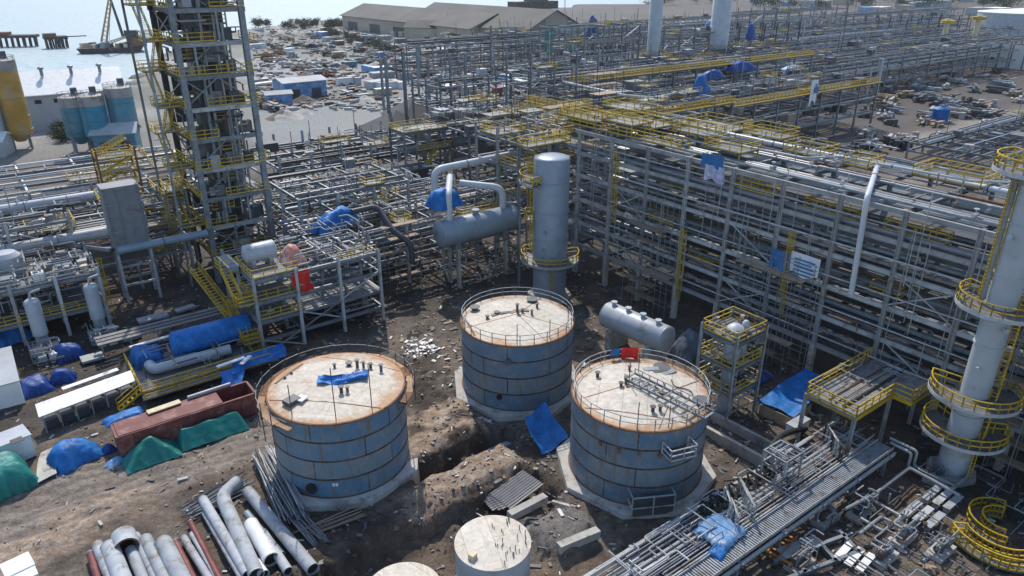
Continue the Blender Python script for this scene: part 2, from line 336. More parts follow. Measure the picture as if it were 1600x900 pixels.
go=bpy.data.objects.new('ground',gm); COL.objects.link(go); go['kind']='structure'
def gz(u,v):
    return float(relief(np.array(u,float),np.array(v,float)))
m=bpy.data.materials.new('sea_water'); m.use_nodes=True; n=m.node_tree.nodes; L=m.node_tree.links; b=n['Principled BSDF']
b.inputs['Base Color'].default_value=(0.34,0.43,0.45,1); b.inputs['Roughness'].default_value=.5; b.inputs['IOR'].default_value=1.33
tc=n.new('ShaderNodeTexCoord'); zz=n.new('ShaderNodeTexNoise'); zz.inputs['Scale'].default_value=.16; zz.inputs['Detail'].default_value=6; L.new(tc.outputs['Object'],zz.inputs['Vector'])
bp=n.new('ShaderNodeBump'); bp.inputs['Strength'].default_value=1; bp.inputs['Distance'].default_value=1.1; L.new(zz.outputs[0],bp.inputs['Height']); L.new(bp.outputs[0],b.inputs['Normal'])
me=bpy.data.meshes.new('sea'); me.from_pydata([(-40000,60,-1.6),(40000,60,-1.6),(40000,50000,-1.6),(-40000,50000,-1.6)],[],[(0,1,2,3)]); me.materials.append(m)
sea=bpy.data.objects.new('sea',me); COL.objects.link(sea); sea['kind']='structure'

# ------------------------------------------------------------------ generic steelwork
def rail_mb(mb,pts,h=1.1,closed=False,r=0.042,step=1.6,toe=True):
    """handrail of posts, two rails and a toe board along a polyline"""
    pts=[Vector(p) for p in pts]
    if closed: pts=pts+[pts[0]]
    for a,b in zip(pts[:-1],pts[1:]):
        for k in (h,h*.52): mb.bar(a+V(0,0,k),b+V(0,0,k),2*r)
        if toe: mb.bar(a+V(0,0,.08),b+V(0,0,.08),.03,.14)
        L=(b-a).length; nn=max(1,round(L/step))
        for i in range(nn+1):
            p=a+(b-a)*(i/nn); mb.bar(p,p+V(0,0,h),2*r)
    return mb
def arc(c,r,a0,a1,n,z): return [(c[0]+r*math.cos(a0+(a1-a0)*i/n),c[1]+r*math.sin(a0+(a1-a0)*i/n),z) for i in range(n+1)]
def walkway(t,u0,u1,v0,v1,z,rails='NSEW',name='platform',deck=GRATE):
    p=t.add(name,MB().box(((u0+u1)/2,(v0+v1)/2,z-.06),(u1-u0,v1-v0,.12)),deck)
    c=dict(S=[(u0,v0,z),(u1,v0,z)],N=[(u0,v1,z),(u1,v1,z)],W=[(u0,v0,z),(u0,v1,z)],E=[(u1,v0,z),(u1,v1,z)])
    for k in rails: t.add('railing',rail_mb(MB(),c[k]),YEL,p)
    return p
def ladder(t,p,top,ang=0.0,cage=True,m=None):
    p=Vector(p); mb=MB(); s=V(math.cos(ang)*.25,math.sin(ang)*.25,0); o=V(-math.sin(ang),math.cos(ang),0); H_=top-p.z
    mb.bar(p-s,p-s+V(0,0,H_),.07); mb.bar(p+s,p+s+V(0,0,H_),.07)
    for i in range(int(H_/.35)): mb.bar(p-s+V(0,0,.35*i),p+s+V(0,0,.35*i),.04)
    if cage:
        for i in range(int((H_-2.2)/1.1)+1):
            z=p.z+2.2+1.1*i; pts=[p+V(0,0,z-p.z)+s*(1.5*math.cos(g))+o*(.75*math.sin(g)) for g in [math.pi*k/6 for k in range(7)]]
            mb.path(pts,.035,4)
        for g in (math.pi/4,math.pi/2,3*math.pi/4): q=p+s*(1.5*math.cos(g))+o*(.75*math.sin(g)); mb.bar(q+V(0,0,2.2),q+V(0,0,H_),.05)
    return t.add('ladder',mb,m or YEL)
def stair(t,p,q,wd=0.9,m=None):
    """sloping flight from p to q with stringers, treads and handrails"""
    p=Vector(p);q=Vector(q);d=q-p;h=V(d.x,d.y,0).normalized();s=h.cross(V(0,0,1))*(wd/2); mb=MB()
    for k in (-1,1): mb.bar(p+s*k,q+s*k,.06,.24); mb.bar(p+s*k+V(0,0,1.0),q+s*k+V(0,0,1.0),.07); mb.bar(p+s*k+V(0,0,.5),q+s*k+V(0,0,.5),.05)
    n=max(3,int(abs(d.z)/.25))
    for i in range(n+1):
        c=p+d*(i/n); mb.bar(c-s,c+s,.24,.04)
        if i%4==0:
            for k in (-1,1): mb.bar(c+s*k,c+s*k+V(0,0,1),.06)
    return t.add('stair_flight',mb,m or YEL)
def pipe_runs(t,axis,a0,a1,b0,b1,z,n,rmax=0.22,full=.6,mats=None,rmin=.05):
    """n parallel pipes resting on level z, along axis 'u' or 'v', spread over b0..b1"""
    bs=sorted(R.uniform(b0,b1) for _ in range(n)); last=-99
    for bb in bs:
        r=rmin+(rmax-rmin)*R.random()**1.8
        if bb-r<last: bb=last+r+.04
        if bb+r>b1: break
        last=bb+r
        x0,x1=(a0,a1) if R.random()<full else sorted((R.uniform(a0,a1),R.uniform(a0,a1)))
        if x1-x0<3: continue
        zz=z+r+.02; P=lambda a,z_: (a,bb,z_) if axis=='u' else (bb,a,z_)
        k=R.random(); pts=[P(x0,zz),P(x1,zz)]
        if k<.2:   # expansion step or drop
            xm=R.uniform(x0+1,x1-1); dz=R.choice((-1,1))*R.uniform(.6,1.6); pts=[P(x0,zz),P(xm,zz),P(xm,zz+abs(dz)),P(min(xm+2.5,x1),zz+abs(dz)),P(min(xm+2.5,x1),zz)]+([P(x1,zz)] if xm+3<x1 else [])
        m=(mats and R.choice(mats)) or pickpipe()
        mb=MB().bend(pts,r,8 if r>.12 else 6,k=3)
        if r>.09:
            for q in range(R.randint(0,3)):
                xf=R.uniform(x0,x1); c=Vector(P(xf,zz)); ax_=(1,0,0) if axis=='u' else (0,1,0)
                if len(pts)==2: mb.lathe(c,[(r,-.12),(r*1.45,-.12),(r*1.45,-.02),(r*1.45,.02),(r*1.45,.12),(r,.12)],10,axis=ax_,close=False)
        t.add('pipe',mb,m)
def branches(t,u0,u1,v0,v1,z0,z1,n,rmax=.12,mats=None):
    """short branch lines that turn at right angles"""
    for i in range(n):
        p=V(R.uniform(u0,u1),R.uniform(v0,v1),R.uniform(z0,z1)); pts=[p]; ax=R.choice([0,1,2])
        for k in range(R.choice([2,3,3,4])):
            d=V(0,0,0); ln=R.uniform(.8,4.0)*R.choice((-1,1))
            if ax==2: ln*=.45
            d[ax]=ln; q=pts[-1]+d; q.x=min(max(q.x,u0),u1); q.y=min(max(q.y,v0),v1); q.z=min(max(q.z,z0),z1)
            if (q-pts[-1]).length>.35: pts.append(q)
            ax=(ax+R.choice((1,2)))%3
        if len(pts)<2: continue
        t.add('branch_pipe',MB().bend(pts,R.uniform(.035,rmax),6,k=2),(mats and R.choice(mats)) or pickpipe())
def valve(t,p,s=1.0,m=None):
    p=Vector(p); mb=MB(); mb.lathe(p-V(.35*s,0,0),[(.18*s,0),(.18*s,.05*s),(.1*s,.08*s),(.15*s,.35*s),(.1*s,.62*s),(.18*s,.65*s),(.18*s,.7*s)],8,axis=(1,0,0))
    mb.tube(p,p+V(0,0,.55*s),.05*s,6); mb.lathe(p+V(0,0,.5*s),[(.22*s,0),(.22*s,.05*s)],10); t.add('valve',mb,m or R.choice(PIPES))
def frame(t,us,vs,levels,cw=.32,bw=.26,bh=.36,top=None,colm=None,beam=None,base=0.0,cols=None,skipu=0.0,sec=1):
    """columns on the grid us x vs with I-beams at every level; each column and each beam is a part"""
    cm=colm or STEEL; bm=beam or STEEL; top=top or levels[-1]
    for a in us:
        for c in vs:
            if cols and (a,c) not in cols: continue
            t.add('column',MB().ibeam((a,c,base),(a,c,top),cw,cw),cm)
    for z in levels:
        for c in vs: t.add('beam',MB().ibeam((us[0],c,z-bh/2),(us[-1],c,z-bh/2),bw,bh),bm)
        for a in us: t.add('beam',MB().ibeam((a,vs[0],z-bh/2-.003),(a,vs[-1],z-bh/2-.003),bw*.9,bh*.94),bm)
def xbrace(t,a,b,m=None):
    """X bracing between two opposite corners of a bay: a lower-left, b upper-right (one of u or v the same)"""
    a=Vector(a);b=Vector(b); c=V(a.x,a.y,b.z); d=V(b.x,b.y,a.z)
    t.add('brace',MB().bar(a,b,.16),m or STEEL); 
    if R.random()<.5: t.add('brace',MB().bar(c,d,.15),m or STEEL)
def scaffold(name,label,p0,du,dv,h,axis='u',n=5,lift=2.0,dep=1.2,group=None,planks=True,m=None):
    """tube scaffold: two rows of standards, ledgers, transoms and planks"""
    t=Thing(name,label,'scaffold',p0,group); u,v,z=t.loc; m=m or STEEL; L=du if axis=='u' else dv
    P=lambda a,b,zz:(u+a,v+b,z+zz) if axis=='u' else (u+b,v+a,z+zz)
    for i in range(n+1):
        for b in (0,dep): t.add('standard',MB().tube(P(L*i/n,b,0),P(L*i/n,b,h*R.uniform(.9,1.06)),.045,5),m)
    for k in range(1,int(h/lift)+1):
        for b in (0,dep): t.add('ledger',MB().tube(P(-.3,b,k*lift),P(L+.3,b,k*lift),.04,5),m)
        if planks and R.random()<.6: 
            a=R.uniform(0,L*.4); t.add('plank_deck',MB().box(P((a+L)/2,dep/2,k*lift+.08),((L-a),dep*.9,.06) if axis=='u' else (dep*.9,(L-a),.06)),WOOD)
    return t
def vessel(t,p,q,r,m,heads=.28,saddles=True,zb=0.0,name='shell'):
    """horizontal drum with dished heads between p and q"""
    p=Vector(p);q=Vector(q);L=(q-p).length; ax=(q-p).normalized()
    prof=[(0.001,-heads*r*1.0)]+[(r*math.sin(g),-heads*r*math.cos(g)) for g in [math.pi/2*k/6 for k in range(1,7)]]+[(r,L)]+[(r*math.cos(g),L+heads*r*math.sin(g)) for g in [math.pi/2*k/6 for k in range(1,6)]]+[(0.001,L+heads*r)]
    o=t.add(name,MB().lathe(p,prof,28,axis=ax,close=False),m)
    for f in (.0,.33,.66,1.0): t.add('seam_band',MB().lathe(p+ax*(L*f-.04),[(r+.001,0),(r+.02,0),(r+.02,.08),(r+.001,.08)],28,axis=ax,close=False),m,o)
    if saddles:
        for f in (.18,.82):
            c=p+ax*(L*f); t.add('saddle',MB().box((c.x,c.y,(zb+p.z-r*.6)/2),(.5+abs(ax.y)*r*1.2,.5+abs(ax.x)*r*1.2,p.z-r*.6-zb),rz=0),CONC)
    return o
def tarp(name,label,c,du,dv,h,rz=0.0,m=BLUE,base=None,seed=1,n=34,edge=.0,group=None,cat='tarpaulin',sq=4.0):
    """tarpaulin draped over a heap: a crumpled cover whose skirt falls to the ground"""
    u,v=c[0],c[1]; z0=gz(u,v) if base is None else base; co,si=math.cos(rz),math.sin(rz)
    def fn(a,b):
        x,y=(a-.5)*du,(b-.5)*dv; k=max(0.0,1-abs(2*a-1)**sq)*max(0.0,1-abs(2*b-1)**sq)
        w=vnoise(x*.9+seed*3.1,y*.9+seed)-.5; rg=lambda f,o:1-abs(2*vnoise(x*f+y*f*.6+o,y*f-x*f*.5+o*.7)-1)
        cr=.55*rg(.8,seed)+.3*rg(1.7,seed+5)+.15*rg(3.3,seed+9)
        ex=1+.2*(vnoise(b*6+seed,a*2+seed)-.5); ey=1+.2*(vnoise(a*6+seed*2,b*2)-.5)
        fl=max(0,max(abs(2*a-1),abs(2*b-1))-.72)/.28; sk=.10*math.sin((a if abs(2*b-1)>abs(2*a-1) else b)*38+seed)*fl; ex+=sk*.35; ey+=sk*.35
        z=h*(k**.75)*(1+.22*w+.13*(cr-.6)+.22*math.sin(seed*1.7)*(2*a-1)+.18*math.cos(seed*2.3)*(2*b-1))+.05*cr+.04+edge
        x*=ex;y*=ey
        return (u+x*co-y*si,v+x*si+y*co,z0+z)
    return Thing(name,label,cat,(u,v,z0),group,mb=MB().slab(n,n,fn,.03),m=m)
def sheet(name,label,q,m,sag=.4,seed=1.0,n=22,th=.03):
    """sheet tied at four corner points (a,b,c,d in order) that sags and folds between them"""
    q=[Vector(p) for p in q]
    def fn(a,b):
        p=(q[0]*(1-a)+q[1]*a)*(1-b)+(q[3]*(1-a)+q[2]*a)*b; e=math.sin(math.pi*a)*math.sin(math.pi*b)
        p.z+=-sag*e+.10*math.sin((a+b*.6)*11+seed)*(.3+e)*.6+.12*(vnoise(a*8+seed,b*6)-.5); p.x+=.15*math.sin(b*7+seed)*(abs(2*a-1)); p.y+=.15*math.sin(a*7+seed)*(abs(2*b-1)); return tuple(p)
    return Thing(name,label,'tarpaulin',tuple(q[0]),mb=MB().slab(n,n,fn,th),m=m)
# ------------------------------------------------------------------ storage tanks
def shell_mat(name,ca,cb,h,rustk,seed):
    m=bpy.data.materials.new(name); m.use_nodes=True; n=m.node_tree.nodes; L=m.node_tree.links; b=n['Principled BSDF']
    uv=n.new('ShaderNodeUVMap'); tc=n.new('ShaderNodeTexCoord')
    br=n.new('ShaderNodeTexBrick'); br.offset=.37; br.inputs['Scale'].default_value=1; br.inputs['Brick Width'].default_value=7.4; br.inputs['Row Height'].default_value=h/4
    br.inputs['Mortar Size'].default_value=.07; br.inputs['Mortar Smooth'].default_value=.5; br.inputs['Bias'].default_value=0
    br.inputs['Color1'].default_value=(*ca,1); br.inputs['Color2'].default_value=(*cb,1); br.inputs['Mortar'].default_value=(0.055,0.032,0.022,1); L.new(uv.outputs[0],br.inputs['Vector'])
    off=n.new('ShaderNodeVectorMath'); off.operation='ADD'; off.inputs[1].default_value=(seed*7.7,seed*3.3,0); L.new(uv.outputs[0],off.inputs[0])
    # vertical runs of rust and dust
    mp=n.new('ShaderNodeMapping'); mp.inputs['Scale'].default_value=(1.1,.16,1); L.new(off.outputs[0],mp.inputs[0])
    st=n.new('ShaderNodeTexNoise'); st.inputs['Scale'].default_value=1.0; st.inputs['Detail'].default_value=7; st.inputs['Roughness'].default_value=.7; L.new(mp.outputs[0],st.inputs['Vector'])
    nz=n.new('ShaderNodeTexNoise'); nz.inputs['Scale'].default_value=.55; nz.inputs['Detail'].default_value=8; nz.inputs['Roughness'].default_value=.68; L.new(off.outputs[0],nz.inputs['Vector'])
    def ramp(src,a,bb): r=n.new('ShaderNodeMapRange'); r.inputs[1].default_value=a; r.inputs[2].default_value=bb; L.new(src,r.inputs[0]); return r.outputs[0]
    def mix(f,a,col): x=n.new('ShaderNodeMix'); x.data_type='RGBA'; L.new(f,x.inputs[0]); L.new(a,x.inputs[6]); x.inputs[7].default_value=(*col,1); return x.outputs[2]
    c=mix(ramp(nz.outputs[0],.46,.70),br.outputs[0],(0.24,0.255,0.255)); n3=n.new('ShaderNodeTexNoise'); n3.inputs['Scale'].default_value=1.9; n3.inputs['Detail'].default_value=9; n3.inputs['Roughness'].default_value=.75; L.new(off.outputs[0],n3.inputs['Vector']); c=mix(ramp(n3.outputs[0],.54,.72),c,(0.10,0.125,0.15))
    c=mix(ramp(st.outputs[0],.60-rustk*.3,.74-rustk*.2),c,(0.17,0.115,0.075))
    mp2=n.new('ShaderNodeMapping'); mp2.inputs['Scale'].default_value=(3.2,.35,1); mp2.inputs['Location'].default_value=(3,8,0); L.new(off.outputs[0],mp2.inputs[0])
    s2=n.new('ShaderNodeTexNoise'); s2.inputs['Scale'].default_value=1.0; s2.inputs['Detail'].default_value=8; s2.inputs['Roughness'].default_value=.75; L.new(mp2.outputs[0],s2.inputs['Vector']); c=mix(ramp(s2.outputs[0],.57,.72),c,(0.22,0.13,0.07)); c=mix(ramp(s2.outputs[0],.36,.26),c,(0.36,0.39,0.40))
    c=mix(ramp(st.outputs[0],.30,.18),c,(0.30,0.34,0.37))
    L.new(c,b.inputs['Base Color']); b.inputs['Roughness'].default_value=.5; b.inputs['Specular IOR Level'].default_value=.35
    bp=n.new('ShaderNodeBump'); bp.inputs['Strength'].default_value=1; bp.inputs['Distance'].default_value=.03; bp.invert=True; L.new(br.outputs['Fac'],bp.inputs['Height']); L.new(bp.outputs[0],b.inputs['Normal'])
    return m
def roof_mat(name,seed,rustk):
    m=bpy.data.materials.new(name); m.use_nodes=True; n=m.node_tree.nodes; L=m.node_tree.links; b=n['Principled BSDF']
    tc=n.new('ShaderNodeTexCoord'); mp=n.new('ShaderNodeMapping'); mp.inputs['Location'].default_value=(seed*5.1,seed*2.7,0); mp.inputs['Rotation'].default_value=(0,0,seed*.8); L.new(tc.outputs['Object'],mp.inputs[0])
    br=n.new('ShaderNodeTexBrick'); br.inputs['Scale'].default_value=1; br.inputs['Brick Width'].default_value=6; br.inputs['Row Height'].default_value=2.2; br.inputs['Mortar Size'].default_value=.03; br.inputs['Mortar Smooth'].default_value=.6
    br.inputs['Color1'].default_value=(.55,.485,.395,1); br.inputs['Color2'].default_value=(.60,.545,.46,1); br.inputs['Mortar'].default_value=(.36,.25,.15,1); L.new(mp.outputs[0],br.inputs['Vector'])
    nz=n.new('ShaderNodeTexNoise'); nz.inputs['Scale'].default_value=.35; nz.inputs['Detail'].default_value=9; nz.inputs['Roughness'].default_value=.65; L.new(mp.outputs[0],nz.inputs['Vector'])
    # rust gathers at the rim
    ln=n.new('ShaderNodeVectorMath'); ln.operation='LENGTH'; sx=n.new('ShaderNodeVectorMath'); sx.operation='MULTIPLY'; sx.inputs[1].default_value=(1,1,0); L.new(tc.outputs['Object'],sx.inputs[0]); L.new(sx.outputs[0],ln.inputs[0])
    rm=n.new('ShaderNodeMapRange'); rm.inputs[1].default_value=4.6; rm.inputs[2].default_value=6.2; rm.inputs[3].default_value=0; rm.inputs[4].default_value=.26; L.new(ln.outputs['Value'],rm.inputs[0])
    ad=n.new('ShaderNodeMath'); L.new(nz.outputs[0],ad.inputs[0]); L.new(rm.outputs[0],ad.inputs[1])
    fr=n.new('ShaderNodeMapRange'); fr.inputs[1].default_value=.62-rustk; fr.inputs[2].default_value=.80-rustk; L.new(ad.outputs[0],fr.inputs[0])
    x=n.new('ShaderNodeMix'); x.data_type='RGBA'; L.new(fr.outputs[0],x.inputs[0]); L.new(br.outputs[0],x.inputs[6]); x.inputs[7].default_value=(.42,.225,.10,1)
    d=n.new('ShaderNodeMapRange'); d.inputs[1].default_value=.36; d.inputs[2].default_value=.28; L.new(nz.outputs[0],d.inputs[0])
    y=n.new('ShaderNodeMix'); y.data_type='RGBA'; L.new(d.outputs[0],y.inputs[0]); L.new(x.outputs[2],y.inputs[6]); y.inputs[7].default_value=(.40,.385,.36,1)
    n4=n.new('ShaderNodeTexNoise'); n4.inputs['Scale'].default_value=1.6; n4.inputs['Detail'].default_value=10; n4.inputs['Roughness'].default_value=.75; n4.inputs['Distortion'].default_value=.6; L.new(mp.outputs[0],n4.inputs['Vector'])
    r4=n.new('ShaderNodeMapRange'); r4.inputs[1].default_value=.36; r4.inputs[2].default_value=.66; r4.inputs[3].default_value=.66; r4.inputs[4].default_value=1.10; L.new(n4.outputs[0],r4.inputs[0])
    s4=n.new('ShaderNodeVectorMath'); s4.operation='SCALE'; L.new(y.outputs[2],s4.inputs[0]); L.new(r4.outputs[0],s4.inputs['Scale'])
    L.new(s4.outputs[0],b.inputs['Base Color']); b.inputs['Roughness'].default_value=.6
    bp=n.new('ShaderNodeBump'); bp.inputs['Strength'].default_value=.8; bp.inputs['Distance'].default_value=.06; L.new(nz.outputs[0],bp.inputs['Height']); L.new(bp.outputs[0],b.inputs['Normal'])
    return m
def lathe_uv(o,c,r):
    me=o.data; uv=me.uv_layers.new(name='UVMap')
    for p in me.polygons:
        g=[math.atan2(me.vertices[i].co.y,me.vertices[i].co.x) for i in p.vertices]; 
        if max(g)-min(g)>math.pi: g=[a+2*math.pi if a<0 else a for a in g]
        for li,a,i in zip(p.loop_indices,g,p.vertices): uv.data[li].uv=(a*r,me.vertices[i].co.z-.55)
TR=6.2; TH=8.4
def storage_tank(label,c,seed,ca,cb,rustk,roofrust):
    t=Thing('storage_tank',label,'storage tank',(*c,0)); u,v=c
    # octagonal concrete ring foundation
    n8=[(7.05/math.cos(math.pi/8),a*math.pi/4+math.pi/8+PA*0.4) for a in range(8)]
    mb=MB(); lo=[(u+r*math.cos(a)*1.02,v+r*math.sin(a)*1.02,-1.2) for r,a in n8]; hi=[(u+r*math.cos(a),v+r*math.sin(a),.55) for r,a in n8]
    mb.raw(lo+hi,[tuple(range(8,16))]+[(i,(i+1)%8,8+(i+1)%8,8+i) for i in range(8)]); t.add('foundation',mb,CONC,smooth=0)
    sh=t.add('shell',MB().lathe((u,v,.55),[(TR,0),(TR,TH-.55)],96,close=False),shell_mat('tank_shell_plate',ca,cb,TH-.55,rustk,seed)); lathe_uv(sh,c,TR)
    for k in (1,2,3): t.add('girth_weld',MB().lathe((u,v,.55+(TH-.55)*k/4-.035),[(TR+.002,-.05),(TR+.03,-.04),(TR+.03,.11),(TR+.002,.12)],96,close=False),WELD,sh)
    t.add('top_angle',MB().lathe((u,v,TH-.12),[(TR+.003,0),(TR+.12,0),(TR+.12,.14),(TR-.06,.16)],96,close=False),RUSTM,sh)
    rf=t.add('roof',MB().lathe((u,v,TH+.045),[(TR-.02,0),(3,.32),(0.001,.6)],96,close=False),roof_mat('tank_roof_plate',seed,roofrust))
    t.add('base_chime',MB().lathe((u,v,.555),[(TR+.003,0),(TR+.13,0),(TR+.13,.03),(TR+.003,.03)],96,close=False),RUSTM,sh)
    return t,rf,sh
def on_roof(c,u,v): return TH+.045+.6*max(0,1-math.hypot(u-c[0],v-c[1])/TR)
def stub(t,rf,c,du,dv,r=.16,h=.5,m=None):
    u,v=c[0]+du,c[1]+dv; z=on_roof(c,u,v)-.05; t.add('nozzle',MB().lathe((u,v,z),[(r,0),(r,h-.06),(r*1.7,h-.06),(r*1.7,h)],12),m or STEELD,rf)
def weld(t,rf,c,p,q,w=.13,m=RUSTM):
    mb=MB(); N=6
    pts=[(c[0]+p[0]+(q[0]-p[0])*i/N,c[1]+p[1]+(q[1]-p[1])*i/N) for i in range(N+1)]
    for a,b in zip(pts[:-1],pts[1:]): mb.bar((*a,on_roof(c,*a)+.006),(*b,on_roof(c,*b)+.006),w,.03)
    t.add('weld_strip',mb,m,rf)
def ring_rail(t,c,r,z,a0,a1,n,m,name='railing',h=1.1):
    mb=MB(); rail_mb(mb,arc(c,r,a0,a1,n,z),h,step=3,toe=False,r=.03); return t.add(name,mb,m)
def flange_box(t,c,az,z,s,m,par):
    a=az; u=c[0]+(TR+.05)*math.cos(a); v=c[1]+(TR+.05)*math.sin(a); t.add('manhole',MB().lathe((u,v,z),[(s,-.1),(s,.18),(s*1.25,.18),(s*1.25,.26)],16,axis=(math.cos(a),math.sin(a),0)),m,par)
def camdir(c):   # bearing in plant frame from c towards the camera
    return math.atan2(-c[1],-c[0])
T1=(21.5,55.9);T2=(43.3,56.9);T3=(43.3,38.3)
BA,BB=(0.090,0.190,0.295),(0.17,0.225,0.265)
WELD=mat('dark_rusty_weld',(0.075,0.048,0.036),.85,0,.5,1.2,(.17,.085,.045),.4,.9)
PLANK=mat('orange_scaffold_plank',(.44,.27,.15),.85,0,.35,1.5,inst=.25)
t1,r1,s1=storage_tank('blue storage tank with timber planks around its rim and a blue cloth on its roof',T1,1,BA,BB,.24,.05)
t2,r2,s2=storage_tank('blue storage tank nearest the tall grey column, with debris scattered over its roof',T2,2,(0.10,0.18,0.26),(0.17,0.21,0.24),.16,.0)
t3,r3,s3=storage_tank('blue storage tank with a stair on its railed roof and red cloth on the rail',T3,3,(0.092,0.17,0.25),(0.165,0.21,0.24),.30,.03)
# roof welds, nozzles and fittings
weld(t1,r1,T1,(-5.9,1.2),(1.5,-5.9)); weld(t1,r1,T1,(-4.5,3.6),(-1,5.6),.25); weld(t1,r1,T1,(1.0,5.9),(5.9,-1.2),.06)
for du,dv,r,h in [(2.8,1.4,.15,.9),(3.3,1.1,.12,.7),(3.8,.6,.14,.6),(2.3,2.2,.2,.4),(-.4,-2.0,.16,.7),(.1,-2.2,.13,.6),(1,2.6,.12,.5),(4.4,-.4,.14,.8),(-3.4,4.0,.1,.3),(-2.6,4.4,.1,.3)]: stub(t1,r1,T1,du,dv,r,h)
weld(t2,r2,T2,(-5.8,1.5),(0,0),.08); weld(t2,r2,T2,(0,0),(5.4,2.6),.1); weld(t2,r2,T2,(0,0),(3.2,-5.2),.08); weld(t2,r2,T2,(-.8,-6),(0,0),.06); weld(t2,r2,T2,(-6,-.5),(-4.6,3.6),.2)
for du,dv,r,h in [(-2.6,4.5,.35,.5),(.3,.4,.14,1.1),(.8,.1,.13,.5),(1.4,-.8,.12,.6),(3.9,2.3,.4,.4),(-1.5,1.8,.2,.3),(3.1,.4,.13,.6),(-2.9,1.6,.15,.4)]: stub(t2,r2,T2,du,dv,r,h)
weld(t3,r3,T3,(-5.9,1.0),(-.6,-5.9),.12); weld(t3,r3,T3,(-5,2.2),(-1,1),.1); weld(t3,r3,T3,(.2,-2),(5.7,-2.0),.14); weld(t3,r3,T3,(-3,-5.1),(0,-3.4),.08)
for du,dv,r,h in [(-1.6,4.0,.16,.6),(-1.3,1.2,.14,.5),(-.7,1.2,.12,.8),(1.6,3.0,.12,.5),(-1.8,-3.2,.16,.6),(-1.2,-3.5,.14,.6),(2.2,-5.0,.14,.5),(3.0,-4.6,.5,.25),(4.6,1.6,.5,.2),(5.0,-4.0,.12,.3)]: stub(t3,r3,T3,du,dv,r,h)
ring_rail(t2,T2,TR-.08,TH+.05,0,2*math.pi,26,STEEL); ring_rail(t3,T3,TR-.08,TH+.05,0,2*math.pi,26,STEELL)
for tt,rf0,c,ds in ((t1,r1,T1,[(-2.4,-5.2,5.2),(.8,-5.6,4.6),(-5.2,-2.4,3.2)]),(t2,r2,T2,[(-3.6,-4.7,2.4),(3.2,-4.8,2.2),(0,-5.6,2.2)]),(t3,r3,T3,[(-4.4,-3.9,2.6),(-2.2,-5.4,2.2),(-.5,1.0,2.8),(2.0,2.2,2.4)])):
    for a,b,h in ds: tt.add('pole',MB().tube((c[0]+a,c[1]+b,TH-.1),(c[0]+a,c[1]+b,TH+h),.045,5),STEELD,rf0)
for k in range(4): t2.add('loose_plate',MB().box((T2[0]-1.6+.9*k,T2[1]+1.6-.4*k,on_roof(T2,T2[0]-1.6+.9*k,T2[1]+1.6-.4*k)+.05),(1.3,.5,.07),rz=R.uniform(-.6,.6)),STEELD if k%2 else WOOD,r2)
for k in range(3): t3.add('loose_plate',MB().box((T3[0]+3.4+.5*k,T3[1]+1.9-.7*k,on_roof(T3,T3[0]+3.4+.5*k,T3[1]+1.9-.7*k)+.06),(1.5,.6,.09),rz=-.5+.2*k),STEELD if k%2 else STEEL,r3)
q=on_roof(T1,T1[0]-4.4,T1[1]-.2); t1.add('roof_hatch',MB().box((T1[0]-4.5,T1[1]-.6,q+.22),(1.3,1.0,.4),rz=.3),STEELD,r1); t1.add('roof_hatch_lid',MB().box((T1[0]-3.7,T1[1]-.9,q+.3),(.9,.8,.12),rz=.5),WHITE,r1)
# planks and brackets around the first tank's rim
for k in range(26):
    a=2*math.pi*k/26+R.uniform(-.03,.03)
    cda=(a-camdir(T1)+math.pi)%(2*math.pi)-math.pi
    p=(T1[0]+(TR+.05)*math.cos(a),T1[1]+(TR+.05)*math.sin(a)); q=(T1[0]+(TR+.95)*math.cos(a),T1[1]+(TR+.95)*math.sin(a))
    if abs(cda)<.75: continue
    t1.add('bracket',MB().bar((*p,TH-.55),(*q,TH-.5),.07).bar((*p,TH-1.3),(*q,TH-.5),.06).tube((*q,TH-.5),(*q,TH+.65),.035,5),STEELD)
    a2=a+2*math.pi/26*1.1
    c=(a+a2)/2
    t1.add('plank',MB().box((T1[0]+(TR+.55)*math.cos(c),T1[1]+(TR+.55)*math.sin(c),TH-.42+R.uniform(0,.05)),(.45+R.random()*.35,1.95,.06),rz=c+R.uniform(-.08,.08)),PLANK if R.random()<.75 else RUSTM)
    if R.random()<.5: t1.add('hung_tube',MB().tube((*q,TH-2.2-R.random()),(*q,TH+1.0),.05,5),STEELD)
    t1.add('guard_rail',MB().tube((*q,TH+.5),(T1[0]+(TR+.95)*math.cos(a2),T1[1]+(TR+.95)*math.sin(a2),TH+.5),.03,5),STEEL)
# scaffold ladder tower standing at the back of tank 1
# tank shell openings
cd=camdir(T1); flange_box(t1,T1,cd-.52,1.6,.42,RUBBER,s1)
for k in (0,.045): t1.add('marking_plate',MB().box((T1[0]+(TR+.02)*math.cos(cd-.2+k),T1[1]+(TR+.02)*math.sin(cd-.2+k),2.0),(.02,.22,.3),rz=cd-.2+k),WHITE,s1)
cd=camdir(T2); flange_box(t2,T2,cd-.15,6.6,.3,STEELD,s2); flange_box(t2,T2,cd-.3,2.2,.25,RUBBER,s2)
